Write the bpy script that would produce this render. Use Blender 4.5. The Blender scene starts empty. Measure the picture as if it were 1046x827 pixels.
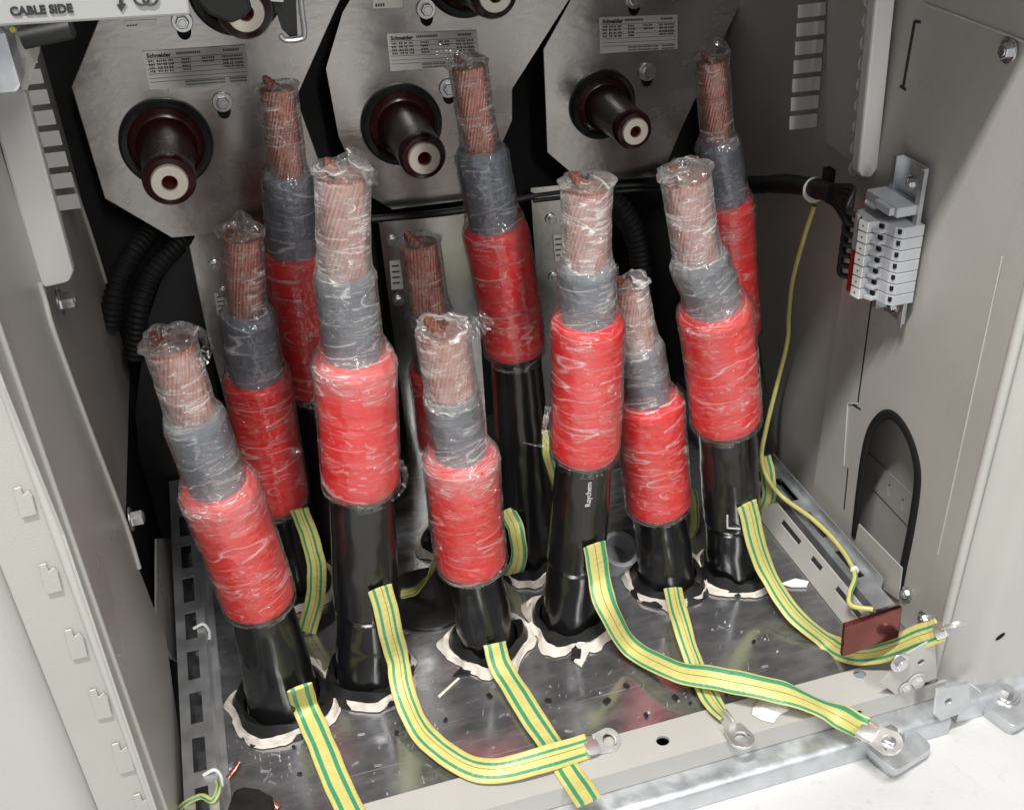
import bpy, math, random
from mathutils import Vector, Matrix, noise
from mathutils.geometry import tessellate_polygon
random.seed(7)
scn = bpy.context.scene
C = scn.collection
PI = math.pi
V = Vector

# ------------------------------------------------------------------ camera model
F, CX, CY, H = 1090.6, 523.0, 413.5, 0.8
yaw, pit, rol = math.radians(15.17), math.radians(33.139), math.radians(-2.785)
FW = V((math.sin(yaw)*math.cos(pit), math.cos(yaw)*math.cos(pit), -math.sin(pit)))
_r = V((math.cos(yaw), -math.sin(yaw), 0)); _u = _r.cross(FW)
RT = _r*math.cos(rol) + _u*math.sin(rol)
UP = -_r*math.sin(rol) + _u*math.cos(rol)
CAM = V((0, 0, H))
def ray(x, y): return (RT*(x-CX) - UP*(y-CY) + FW*F)/F
def on(ax, x, y, d):
    r = ray(x, y); return CAM + r*((d-CAM[ax])/r[ax])
def onx(x, y, d): return on(0, x, y, d)
def ony(x, y, d): return on(1, x, y, d)
def onz(x, y, d): return on(2, x, y, d)
def dep(p): return (V(p)-CAM).dot(FW)
def px2m(n, p): return n*dep(p)/F

# ------------------------------------------------------------------ node helpers
def mat(name):
    m = bpy.data.materials.new(name); m.use_nodes = True
    nt = m.node_tree; b = nt.nodes['Principled BSDF']
    return m, nt, b
def nd(nt, t, **k):
    n = nt.nodes.new(t)
    for a, v in k.items():
        if hasattr(n, a): setattr(n, a, v)
        else: n.inputs[a].default_value = v
    return n
def ramp(nt, fac, stops, interp='LINEAR'):
    r = nt.nodes.new('ShaderNodeValToRGB'); r.color_ramp.interpolation = interp
    el = r.color_ramp.elements
    while len(el) < len(stops): el.new(0.5)
    for e, (p, c) in zip(el, stops):
        e.position = p; e.color = tuple(c)+(1,) if len(c) == 3 else c
    nt.links.new(fac, r.inputs['Fac']); return r.outputs['Color']
def g(v): return (v, v, v)
def simple(name, col, rough=.5, metal=0, var=.12, scale=25, bump=0, bscale=200, rvar=.08, spec=.5, coat=0, stretch=(1, 1, 1)):
    m, nt, b = mat(name)
    tc = nd(nt, 'ShaderNodeTexCoord'); mp = nd(nt, 'ShaderNodeMapping'); mp.inputs['Scale'].default_value = stretch
    nt.links.new(tc.outputs['Object'], mp.inputs['Vector'])
    n = nd(nt, 'ShaderNodeTexNoise', Scale=scale, Detail=6.0, Roughness=.6); nt.links.new(mp.outputs[0], n.inputs['Vector'])
    lo = [max(0, c*(1-var)) for c in col]; hi = [min(1, c*(1+var)) for c in col]
    nt.links.new(ramp(nt, n.outputs['Fac'], [(.3, lo), (.7, hi)]), b.inputs['Base Color'])
    nt.links.new(ramp(nt, n.outputs['Fac'], [(.3, g(max(.02, rough-rvar))), (.7, g(min(1, rough+rvar)))]), b.inputs['Roughness'])
    b.inputs['Metallic'].default_value = metal
    b.inputs['Specular IOR Level'].default_value = spec
    b.inputs['Coat Weight'].default_value = coat
    if bump:
        n2 = nd(nt, 'ShaderNodeTexNoise', Scale=bscale, Detail=3.0); nt.links.new(mp.outputs[0], n2.inputs['Vector'])
        bp = nd(nt, 'ShaderNodeBump', Strength=bump, Distance=.002); nt.links.new(n2.outputs['Fac'], bp.inputs['Height'])
        nt.links.new(bp.outputs[0], b.inputs['Normal'])
    return m
M = {}
M['paint'] = simple('paint', (.40, .388, .360), .37, 0, .06, 5, .16, 700, .14)
M['paint_light'] = simple('paint_light', (.44, .43, .402), .40, 0, .05, 5, .14, 700, .13)
M['white_plastic'] = simple('white_plastic', (.50, .495, .475), .38, 0, .03, 10)
M['steel_shiny'] = simple('steel_shiny', (.56, .55, .52), .20, .95, .15, 8, .10, 40, .06)
M['steel'] = simple('steel', (.50, .48, .455), .25, .93, .26, 6, .12, 60, .09, stretch=(1, 1, 2.2))
M['galv'] = simple('galv', (.62, .64, .66), .40, .85, .14, 40, .10, 120, .10)
M['zinc'] = simple('zinc', (.70, .70, .70), .25, .95, .08, 60)
M['black'] = simple('black', (.010, .010, .010), .55, 0, .2, 30)
M['blackgap'] = simple('blackgap', (.014, .014, .014), .8, 0, .2, 30, spec=.1)
M['hose'] = simple('hose', (.010, .010, .010), .6, 0, .2, 30, spec=.18)
M['rubber'] = simple('rubber', (.012, .012, .012), .38, 0, .3, 60, .3, 90)
M['sheath'] = simple('sheath', (.008, .008, .0085), .24, 0, .35, 22, .22, 26, .05, .5, .15, (1, 1, .35))
M['red'] = simple('red', (.86, .030, .030), .34, 0, .12, 16, .15, 60)
M['greyins'] = simple('greyins', (.155, .175, .205), .42, 0, .12, 40)
M['copper'] = simple('copper', (.64, .25, .18), .30, .9, .25, 160, .2, 500)
M['copper_end'] = simple('copper_end', (.26, .11, .08), .5, .6, .4, 200)
M['copper_plate'] = simple('copper_plate', (.21, .075, .065), .12, .95, .25, 30)
M['brown'] = simple('brown', (.028, .0060, .0052), .24, 0, .2, 30, spec=.4)
M['tin'] = simple('tin', (.80, .74, .64), .38, .55, .06, 60)
M['tinlug'] = simple('tinlug', (.74, .73, .70), .36, .80, .08, 60, .06, 100)
M['tape'] = simple('tape', (.66, .60, .53), .75, 0, .22, 90, .5, 180)
M['paper'] = simple('paper', (.80, .79, .77), .7, 0, .05, 60)
M['beam'] = simple('beam', (.31, .31, .30), .4, 0, .04, 10)  # white beam's plastic, darkened for the shade it hangs in
M['label'] = simple('label', (.66, .64, .60), .4, .0, .04, 40)
M['labelwhite'] = simple('labelwhite', (.78, .78, .76), .45, 0, .03, 40)
M['print'] = simple('print', (.02, .02, .02), .5, 0, .1, 30)
M['printwhite'] = simple('printwhite', (.55, .55, .53), .5, 0, .1, 30)
M['yellow'] = simple('yellow', (.70, .56, .06), .4, 0, .08, 50)
M['redplastic'] = simple('redplastic', (.35, .012, .012), .4, 0, .1, 50)
M['greyplastic'] = simple('greyplastic', (.36, .37, .39), .42, 0, .06, 50)
M['swarf'] = simple('swarf', (.75, .75, .75), .3, .8, .1, 50)

def floor_plate_mat():
    m, nt, b = mat('floor_steel')
    tc = nd(nt, 'ShaderNodeTexCoord')
    n = nd(nt, 'ShaderNodeTexNoise', Scale=7.0, Detail=8.0, Roughness=.65); nt.links.new(tc.outputs['Object'], n.inputs['Vector'])
    mp = nd(nt, 'ShaderNodeMapping'); mp.inputs['Scale'].default_value = (4, 11, 1); mp.inputs['Rotation'].default_value = (0, 0, .2)
    nt.links.new(tc.outputs['Object'], mp.inputs['Vector'])
    s = nd(nt, 'ShaderNodeTexNoise', Scale=6.0, Detail=8.0, Roughness=.75); nt.links.new(mp.outputs[0], s.inputs['Vector'])
    # fine scratches in two directions
    sc = []
    for rot, sx, sy in ((.5, 4, 260), (-.75, 5, 220), (1.35, 4, 240)):
        q = nd(nt, 'ShaderNodeMapping'); q.inputs['Scale'].default_value = (sx, sy, 1); q.inputs['Rotation'].default_value = (0, 0, rot)
        nt.links.new(tc.outputs['Object'], q.inputs['Vector'])
        w = nd(nt, 'ShaderNodeTexNoise', Scale=1.5, Detail=2.0); nt.links.new(q.outputs[0], w.inputs['Vector'])
        sc.append(ramp(nt, w.outputs['Fac'], [(.70, g(0)), (.77, g(.6))]))
    a = nd(nt, 'ShaderNodeMixRGB', blend_type='ADD'); a.inputs[0].default_value = 1
    nt.links.new(sc[0], a.inputs[1]); nt.links.new(sc[1], a.inputs[2])
    a2 = nd(nt, 'ShaderNodeMixRGB', blend_type='ADD'); a2.inputs[0].default_value = 1
    nt.links.new(a.outputs[0], a2.inputs[1]); nt.links.new(sc[2], a2.inputs[2])
    col = ramp(nt, n.outputs['Fac'], [(.3, (.38, .38, .39)), (.7, (.56, .56, .58))])
    mx = nd(nt, 'ShaderNodeMixRGB', blend_type='MULTIPLY'); mx.inputs[0].default_value = .75
    nt.links.new(col, mx.inputs[1]); nt.links.new(ramp(nt, s.outputs['Fac'], [(.3, g(.45)), (.7, g(1.15))]), mx.inputs[2])
    mx2 = nd(nt, 'ShaderNodeMixRGB'); mx2.inputs[2].default_value = (.75, .75, .76, 1)
    nt.links.new(a2.outputs[0], mx2.inputs[0]); nt.links.new(mx.outputs[0], mx2.inputs[1])
    nt.links.new(mx2.outputs[0], b.inputs['Base Color'])
    rr = nd(nt, 'ShaderNodeMixRGB'); rr.inputs[2].default_value = (.5, .5, .5, 1)
    nt.links.new(a2.outputs[0], rr.inputs[0]); nt.links.new(ramp(nt, s.outputs['Fac'], [(.3, g(.06)), (.68, g(.26))]), rr.inputs[1])
    nt.links.new(rr.outputs[0], b.inputs['Roughness'])
    b.inputs['Metallic'].default_value = .84
    bp = nd(nt, 'ShaderNodeBump', Strength=.05, Distance=.002); nt.links.new(n.outputs['Fac'], bp.inputs['Height'])
    nt.links.new(bp.outputs[0], b.inputs['Normal'])
    return m
M['floor_steel'] = floor_plate_mat()

def concrete_mat():
    m, nt, b = mat('white_floor')
    tc = nd(nt, 'ShaderNodeTexCoord')
    n = nd(nt, 'ShaderNodeTexNoise', Scale=5.0, Detail=9.0, Roughness=.7); nt.links.new(tc.outputs['Object'], n.inputs['Vector'])
    n2 = nd(nt, 'ShaderNodeTexNoise', Scale=60.0, Detail=4.0, Roughness=.7); nt.links.new(tc.outputs['Object'], n2.inputs['Vector'])
    mx = nd(nt, 'ShaderNodeMixRGB', blend_type='MULTIPLY'); mx.inputs[0].default_value = 1
    nt.links.new(ramp(nt, n.outputs['Fac'], [(.3, (.52, .52, .515)), (.6, (.575, .575, .57))]), mx.inputs[1])
    nt.links.new(ramp(nt, n2.outputs['Fac'], [(.26, g(.86)), (.40, g(1))]), mx.inputs[2])
    nt.links.new(mx.outputs[0], b.inputs['Base Color']); b.inputs['Roughness'].default_value = .55
    bp = nd(nt, 'ShaderNodeBump', Strength=.25, Distance=.003); nt.links.new(n2.outputs['Fac'], bp.inputs['Height'])
    nt.links.new(bp.outputs[0], b.inputs['Normal'])
    return m
M['white_floor'] = concrete_mat()

def strap_mat(name, stops):
    """bands across the strap's width (UV u)"""
    m, nt, b = mat(name)
    uv = nd(nt, 'ShaderNodeUVMap'); sp = nd(nt, 'ShaderNodeSeparateXYZ'); nt.links.new(uv.outputs[0], sp.inputs[0])
    n = nd(nt, 'ShaderNodeTexNoise', Scale=60.0, Detail=3.0); nt.links.new(uv.outputs[0], n.inputs['Vector'])
    c = ramp(nt, sp.outputs['X'], stops, 'CONSTANT')
    mx = nd(nt, 'ShaderNodeMixRGB', blend_type='MULTIPLY'); mx.inputs[0].default_value = 1
    nt.links.new(c, mx.inputs[1]); nt.links.new(ramp(nt, n.outputs['Fac'], [(.3, g(.82)), (.65, g(1.0))]), mx.inputs[2])
    nt.links.new(mx.outputs[0], b.inputs['Base Color']); b.inputs['Roughness'].default_value = .42
    mp = nd(nt, 'ShaderNodeMapping'); mp.inputs['Scale'].default_value = (2.5, 150, 1); nt.links.new(uv.outputs[0], mp.inputs['Vector'])
    n2 = nd(nt, 'ShaderNodeTexNoise', Scale=1.0, Detail=3.0, Distortion=.8); nt.links.new(mp.outputs[0], n2.inputs['Vector'])
    bp = nd(nt, 'ShaderNodeBump', Strength=.6, Distance=.0016); nt.links.new(n2.outputs['Fac'], bp.inputs['Height'])
    nt.links.new(bp.outputs[0], b.inputs['Normal'])
    return m
Yc, Gc, Dk = (.63, .57, .19), (.050, .29, .15), (.13, .18, .06)
M['strapA'] = strap_mat('strap_two_bands', [(0, Yc), (.15, Gc), (.31, Yc), (.66, Gc), (.82, Yc)])
M['strapB'] = strap_mat('strap_thin_lines', [(0, Yc), (.17, Gc), (.29, Yc), (.53, Dk), (.555, Yc), (.68, Gc), (.79, Yc)])
M['strapC'] = strap_mat('strap_edge_band', [(0, Yc), (.05, Gc), (.16, Yc), (.46, Dk), (.49, Yc), (.75, Gc), (.93, Yc)])
M['wire_gy'] = strap_mat('wire_green_yellow', [(0, Yc), (.30, Gc), (.55, Yc), (.8, Gc), (.92, Yc)])

def film_mat():
    m, nt, b = mat('clear_film')
    nt.nodes.remove(b); out = nt.nodes['Material Output']
    uv = nd(nt, 'ShaderNodeUVMap')
    def layer(rot, sx, sy, scale, typ, det=4.0, seed=0):
        q = nd(nt, 'ShaderNodeMapping'); q.inputs['Scale'].default_value = (sx, sy, 1); q.inputs['Rotation'].default_value = (0, 0, rot); q.inputs['Location'].default_value = (seed, seed*2, 0)
        nt.links.new(uv.outputs[0], q.inputs['Vector'])
        oi = nd(nt, 'ShaderNodeObjectInfo'); ad = nd(nt, 'ShaderNodeVectorMath', operation='ADD')
        nt.links.new(q.outputs[0], ad.inputs[0]); nt.links.new(oi.outputs['Random'], ad.inputs[1])
        w = nt.nodes.new('ShaderNodeTexNoise'); w.noise_type = typ
        w.inputs['Scale'].default_value = scale; w.inputs['Detail'].default_value = det; w.inputs['Distortion'].default_value = .9
        nt.links.new(ad.outputs[0], w.inputs['Vector'])
        return w.outputs['Fac']
    # uv: u = metres round the circumference, v = metres along
    def crease(fac, w):
        q = nd(nt, 'ShaderNodeMath', operation='SUBTRACT'); nt.links.new(fac, q.inputs[0]); q.inputs[1].default_value = .5
        r = nd(nt, 'ShaderNodeMath', operation='ABSOLUTE'); nt.links.new(q.outputs[0], r.inputs[0])
        return ramp(nt, r.outputs[0], [(0, g(1)), (w*.35, g(.55)), (w, g(0))])
    l1 = crease(layer(.25, 17, 150, 1.0, 'FBM', 2.5), .013)         # creases nearly round the cable
    l2 = crease(layer(-.60, 18, 135, 1.0, 'FBM', 2.5, 3), .011)
    l4 = crease(layer(1.0, 12, 60, 1.0, 'FBM', 2.0, 13), .010)
    l5 = crease(layer(.75, 5, 26, 1.0, 'FBM', 1.5, 23), .010)        # a few long folds, drawn only as white glint lines
    l3 = layer(.2, 26, 40, 1.0, 'FBM', 4.0, 7)                       # where the film bunches up
    ad = nd(nt, 'ShaderNodeMath', operation='ADD'); nt.links.new(l1, ad.inputs[0]); nt.links.new(l2, ad.inputs[1])
    ad2 = nd(nt, 'ShaderNodeMath', operation='ADD'); nt.links.new(ad.outputs[0], ad2.inputs[0]); nt.links.new(layer(.1, 40, 120, 1.0, 'FBM', 3.0, 5), ad2.inputs[1])
    bp = nd(nt, 'ShaderNodeBump', Strength=1.0, Distance=.0013); nt.links.new(ad2.outputs[0], bp.inputs['Height'])
    gl = nd(nt, 'ShaderNodeBsdfGlossy', Roughness=.11); gl.inputs['Color'].default_value = (1, 1, 1, 1); nt.links.new(bp.outputs[0], gl.inputs['Normal'])
    df = nd(nt, 'ShaderNodeBsdfDiffuse'); df.inputs['Color'].default_value = (.86, .85, .83, 1)
    tl = nd(nt, 'ShaderNodeBsdfTranslucent'); tl.inputs['Color'].default_value = (.8, .79, .77, 1)
    tr = nd(nt, 'ShaderNodeBsdfTransparent'); tr.inputs['Color'].default_value = (.97, .97, .97, 1)
    dt = nd(nt, 'ShaderNodeMixShader'); dt.inputs[0].default_value = .3; nt.links.new(df.outputs[0], dt.inputs[1]); nt.links.new(tl.outputs[0], dt.inputs[2])
    # milky where folded over itself; glints along creases also painted in white
    at = nd(nt, 'ShaderNodeAttribute', attribute_name='layers')
    patch = ramp(nt, l3, [(.42, g(.22)), (.60, g(1))])
    cm0 = nd(nt, 'ShaderNodeMath', operation='MAXIMUM'); nt.links.new(l1, cm0.inputs[0]); nt.links.new(l2, cm0.inputs[1])
    cm1 = nd(nt, 'ShaderNodeMath', operation='MAXIMUM'); nt.links.new(cm0.outputs[0], cm1.inputs[0]); nt.links.new(l4, cm1.inputs[1])
    cm = nd(nt, 'ShaderNodeMath', operation='MULTIPLY'); nt.links.new(cm1.outputs[0], cm.inputs[0])
    ca = nd(nt, 'ShaderNodeMath', operation='MULTIPLY_ADD', use_clamp=True); ca.inputs[1].default_value = 2.2; ca.inputs[2].default_value = .40
    nt.links.new(at.outputs['Fac'], ca.inputs[0]); nt.links.new(ca.outputs[0], cm.inputs[1])
    cp = nd(nt, 'ShaderNodeMath', operation='MULTIPLY'); nt.links.new(cm.outputs[0], cp.inputs[0]); nt.links.new(patch, cp.inputs[1])
    cl = nd(nt, 'ShaderNodeMath', operation='MULTIPLY_ADD'); cl.inputs[1].default_value = .42; nt.links.new(l5, cl.inputs[0]); nt.links.new(cp.outputs[0], cl.inputs[2])
    lp = nd(nt, 'ShaderNodeMath', operation='MULTIPLY'); nt.links.new(at.outputs['Fac'], lp.inputs[0]); nt.links.new(ramp(nt, l3, [(.3, g(.45)), (.7, g(1))]), lp.inputs[1])
    ah = nd(nt, 'ShaderNodeMath', operation='ADD', use_clamp=True); nt.links.new(lp.outputs[0], ah.inputs[0]); nt.links.new(cl.outputs[0], ah.inputs[1])
    m1 = nd(nt, 'ShaderNodeMixShader'); nt.links.new(ah.outputs[0], m1.inputs[0]); nt.links.new(tr.outputs[0], m1.inputs[1]); nt.links.new(dt.outputs[0], m1.inputs[2])
    fr = nd(nt, 'ShaderNodeFresnel', IOR=1.55); nt.links.new(bp.outputs[0], fr.inputs['Normal'])
    m2 = nd(nt, 'ShaderNodeMixShader'); 
    fm = nd(nt, 'ShaderNodeMath', operation='MULTIPLY_ADD', use_clamp=True); fm.inputs[1].default_value = .62; fm.inputs[2].default_value = .022
    nt.links.new(fr.outputs[0], fm.inputs[0]); nt.links.new(fm.outputs[0], m2.inputs[0])
    nt.links.new(m1.outputs[0], m2.inputs[1]); nt.links.new(gl.outputs[0], m2.inputs[2])
    nt.links.new(m2.outputs[0], out.inputs['Surface'])
    return m
M['film'] = film_mat()

# ------------------------------------------------------------------ mesh helpers
class MB:
    def __init__(s): s.v = []; s.f = []; s.uv = []
    def add(s, vs, fs, uvs=None):
        o = len(s.v); s.v += [V(p) for p in vs]
        for f in fs: s.f.append([i+o for i in f])
        s.uv += list(uvs) if uvs else [(0, 0)]*len(vs)
        return s
    def box(s, lo, hi):
        x0, y0, z0 = lo; x1, y1, z1 = hi
        return s.add([(x0,y0,z0),(x1,y0,z0),(x1,y1,z0),(x0,y1,z0),(x0,y0,z1),(x1,y0,z1),(x1,y1,z1),(x0,y1,z1)],
              [(0,3,2,1),(4,5,6,7),(0,1,5,4),(1,2,6,5),(2,3,7,6),(3,0,4,7)])
    def obox(s, c, ax, ay, az):
        """oriented box: centre and three half-axis vectors"""
        c, ax, ay, az = V(c), V(ax), V(ay), V(az)
        vs = [c+ax*i+ay*j+az*k for k in (-1,1) for j in (-1,1) for i in (-1,1)]
        return s.add(vs, [(0,2,3,1),(4,5,7,6),(0,1,5,4),(1,3,7,5),(3,2,6,7),(2,0,4,6)])
    def prism(s, outer, thick, holes=()):
        """polygon (3D, planar) with holes, extruded by the vector thick"""
        loops = [[V(p) for p in outer]] + [[V(p) for p in h] for h in holes]
        flat = [p for l in loops for p in l]; n = len(flat); t = V(thick)
        # orient so that tessellation normals agree
        tri = tessellate_polygon(loops)
        nrm = V((0,0,0))
        for a, b, c in tri: nrm += (flat[b]-flat[a]).cross(flat[c]-flat[a])
        vs = flat + [p+t for p in flat]; fs = []
        flip = nrm.dot(t) > 0
        for a, b, c in tri:
            fl = (flat[b]-flat[a]).cross(flat[c]-flat[a]).dot(t) > 0
            fs.append((c,b,a) if fl else (a,b,c))
            fs.append((a+n,b+n,c+n) if fl else (c+n,b+n,a+n))
        o = 0
        for l in loops:
            k = len(l)
            for i in range(k):
                a, b = o+i, o+(i+1)%k
                fs.append((a,b,b+n,a+n))
            o += k
        return s.add(vs, fs)
    def sweep(s, path, radii, seg=24, mod=None, cap=True, squash=None, side=None, uvm=False):
        path = [V(p) for p in path]; n = len(path)
        T = [(path[min(i+1,n-1)]-path[max(i-1,0)]).normalized() for i in range(n)]
        if side is None:
            a = V((0,-1,0)) if abs(T[0].y) < .9 else V((0,0,1))
            ups = []; u = (a - T[0]*a.dot(T[0])).normalized()
            for i in range(n):
                u = (u - T[i]*u.dot(T[i])).normalized(); ups.append(u.copy())
        else:
            ups = [(V(q)-T[i]*V(q).dot(T[i])).normalized() for i, q in enumerate(side)]
        vs = []; uvs = []; L = 0
        for i in range(n):
            if i: L += (path[i]-path[i-1]).length
            u = ups[i]; w = T[i].cross(u)
            r = radii[i] if isinstance(radii, (list, tuple)) else radii
            for j in range(seg+1):
                th = 2*PI*j/seg
                ra, rb = (r, r) if squash is None else (r, squash[i] if isinstance(squash, (list, tuple)) else squash)
                k = mod(th, L, i) if mod else 1.0
                vs.append(path[i] + u*(math.cos(th)*ra*k) + w*(math.sin(th)*rb*k))
                if squash is not None and not uvm: uvs.append(((math.cos(th)*.5+.5), L))
                elif uvm: uvs.append((th*r, L))
                else: uvs.append((j/seg, L))
        fs = []
        m = seg+1
        for i in range(n-1):
            for j in range(seg):
                fs.append((i*m+j, i*m+j+1, (i+1)*m+j+1, (i+1)*m+j))
        if cap:
            fs.append(tuple(reversed(range(seg)))); fs.append(tuple((n-1)*m+j for j in range(seg)))
        return s.add(vs, fs, uvs)
    def lathe(s, prof, c, axis, seg=48, cap=True):
        """profile [(radius, height along axis)] around axis through c"""
        axis = V(axis).normalized(); a = V((1,0,0)) if abs(axis.x) < .9 else V((0,0,1))
        u = (a-axis*a.dot(axis)).normalized(); w = axis.cross(u); c = V(c)
        vs = []; fs = []
        for r, h in prof:
            for j in range(seg):
                th = 2*PI*j/seg; vs.append(c+axis*h+u*(r*math.cos(th))+w*(r*math.sin(th)))
        for i in range(len(prof)-1):
            for j in range(seg):
                k = (j+1)%seg; fs.append((i*seg+j, i*seg+k, (i+1)*seg+k, (i+1)*seg+j))
        if cap and prof[0][0] > 1e-6: fs.append(tuple(reversed(range(seg))))
        if cap and prof[-1][0] > 1e-6: fs.append(tuple((len(prof)-1)*seg+j for j in range(seg)))
        return s.add(vs, fs)
    def hexbolt(s, c, axis, r, h=None):
        h = h or r*.75
        s.lathe([(r*1.55, 0), (r*1.55, r*.18), (r*1.45, r*.24)], c, axis, 28)
        s.lathe([(r*1.0, r*.24), (r*1.0, h), (r*.86, h+r*.12)], c, axis, 6)
        s.lathe([(r*.55, h+r*.12), (r*.5, h+r*.2)], c, axis, 18)
        return s

ORG = {}
def obj(name, mb, m, parent=None, smooth=False, bevel=0, auto=None):
    me = bpy.data.meshes.new(name)
    o0 = ORG.get(parent.name, V((0,0,0))) if parent else V((0,0,0))
    me.from_pydata([tuple(p-o0) for p in mb.v], [], mb.f)
    ul = me.uv_layers.new(name='UVMap')
    for lp in me.loops: ul.data[lp.index].uv = mb.uv[lp.vertex_index]
    if smooth:
        for p in me.polygons: p.use_smooth = True
    me.materials.append(m if not isinstance(m, str) else M[m])
    o = bpy.data.objects.new(name, me); C.objects.link(o)
    me.validate(); me.update()
    import bmesh
    bm = bmesh.new(); bm.from_mesh(me); bmesh.ops.recalc_face_normals(bm, faces=bm.faces)
    if smooth:
        for e in bm.edges:
            if len(e.link_faces) == 2 and e.calc_face_angle(0) > math.radians(auto or 40): e.smooth = False
    bm.to_mesh(me); bm.free()
    if parent:
        o.parent = parent; ORG[o.name] = o0
    else: ORG[o.name] = V((0,0,0))
    if bevel:
        bv = o.modifiers.new('bevel', 'BEVEL'); bv.width = bevel; bv.segments = 2; bv.limit_method = 'ANGLE'; bv.angle_limit = math.radians(40)
    return o
def thing(name, label, cat, loc, group=None):
    o = bpy.data.objects.new(name, None); C.objects.link(o); o.empty_display_size = .02
    o.location = loc; ORG[o.name] = V(loc)
    o['label'] = label; o['category'] = cat
    if group: o['group'] = group
    return o
def tag(o, label, cat, group=None):
    o['label'] = label; o['category'] = cat
    if group: o['group'] = group
    return o
def struct(o): o['kind'] = 'structure'; return o
def crom(pts, n):
    """Catmull-Rom through pts, n samples per span"""
    P = [V(p) for p in pts]; P = [P[0]*2-P[1]] + P + [P[-1]*2-P[-2]]; out = []
    for i in range(1, len(P)-2):
        for k in range(n):
            t = k/n; a, b, c, d = P[i-1], P[i], P[i+1], P[i+2]
            out.append(.5*((2*b)+(c-a)*t+(2*a-5*b+4*c-d)*t*t+(3*b-a-3*c+d)*t**3))
    out.append(P[-2]); return out
def circle(c, u, w, r, n=24, r2=None): return [V(c)+V(u)*(r*math.cos(2*PI*i/n))+V(w)*((r2 or r)*math.sin(2*PI*i/n)) for i in range(n)]
def text(s, size, o, right, up, m, parent, name='lettering', depth=.0004, bold=0, align='LEFT'):
    cu = bpy.data.curves.new(name, 'FONT'); cu.body = s; cu.size = size; cu.extrude = depth; cu.offset = bold; cu.align_x = align; cu.resolution_u = 3
    t = bpy.data.objects.new('tmp', cu); C.objects.link(t)
    bpy.context.view_layer.update()
    me = bpy.data.meshes.new_from_object(t.evaluated_get(bpy.context.evaluated_depsgraph_get()))
    bpy.data.objects.remove(t)
    right = V(right).normalized(); up = V(up); up = (up-right*up.dot(right)).normalized(); nz = right.cross(up)
    o0 = ORG[parent.name] if parent else V((0,0,0))
    for v in me.vertices: v.co = V(o) + right*v.co.x + up*v.co.y + nz*v.co.z - o0
    me.materials.clear(); me.materials.append(M[m])
    ob = bpy.data.objects.new(name, me); C.objects.link(ob)
    if parent: ob.parent = parent; ORG[ob.name] = o0
    return ob
NX, NY, NZ = V((1,0,0)), V((0,1,0)), V((0,0,1))

# ------------------------------------------------------------------ dimensions (metres)
XL, XR = -.136, .578        # inner faces of the side walls
YF = .612                    # inner edge of the front sill
YP = 1.12                    # face of the steel plates
YB = 1.17                    # back wall, black for the unlit depth
ZC = -.046                   # concrete floor

# cables: stations as picture points (base, sleeve bottom, sleeve top, insulation top, conductor top), diameters in px, depth at base and at top
CABLES = [
 ('A', [(286,700),(265,613),(222,494),(197,424),(174,352)], (80,80,60,47), .752, .735, 0, .9, 'near left', ),
 ('D', [(377,684),(369,494),(361,362),(352,278),(350,178)], (70,84,60,50), .760, .745, 1, 1.0, ''),
 ('F', [(497,645),(482,574),(470,462),(461,402),(452,338)], (62,77,55,49), .765, .755, 0, 1.0, ''),
 ('H', [(583,626),(597,462),(600,325),(599,270),(599,190)], (64,75,56,46), .767, .760, 1, 1.0, ''),
 ('I', [(682,598),(673,516),(662,407),(653,352),(641,292)], (60,70,46,36), .790, .800, 0, 1.0, ''),
 ('J', [(750,578),(742,430),(729,312),(713,262),(700,180)], (60,76,57,45), .779, .762, 1, 1.0, ''),
 ('B', [(302,592),(284,512),(262,384),(252,318),(247,242)], (60,68,54,38), .915, .905, 0, .5, ''),
 ('C', [(352,590),(319,396),(300,258),(294,178),(283,90)], (58,63,50,36), .96, .965, 0, .5, ''),
 ('E', [(468,575),(455,452),(447,376),(438,318),(428,248)], (56,58,46,38), .93, .95, 0, .5, ''),
 ('G', [(541,566),(526,358),(505,230),(491,152),(478,68)], (62,66,52,35), .875, .90, 0, .5, ''),
 ('K', [(775,548),(752,340),(741,205),(733,142),(727,62)], (54,56,44,31), .93, .95, 0, .5, ''),
]
LAB = {
 'A': 'leaning power cable nearest the left wall, film twisted into a loop over its tip',
 'D': 'tall front power cable with milky film on its copper, second from the left wall',
 'F': 'shortest front power cable, a torn film flap sticking out right of its copper top',
 'H': 'upright front power cable with small white print below its red sleeve',
 'I': 'thin front power cable between the printed cable and the one at the right wall',
 'J': 'front power cable nearest the right wall, bent at its grey layer',
 'B': 'dark back power cable directly behind the leaning cable by the left wall',
 'C': 'tall back power cable rising just right of the left brown bushing',
 'E': 'low back power cable almost hidden behind the shortest front cable',
 'G': 'tall back power cable with its whole red sleeve visible, right of the middle bushing',
 'K': 'tall back power cable at far right, its red sleeve mostly hidden by the bent cable',
}
CAB = {}

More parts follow.
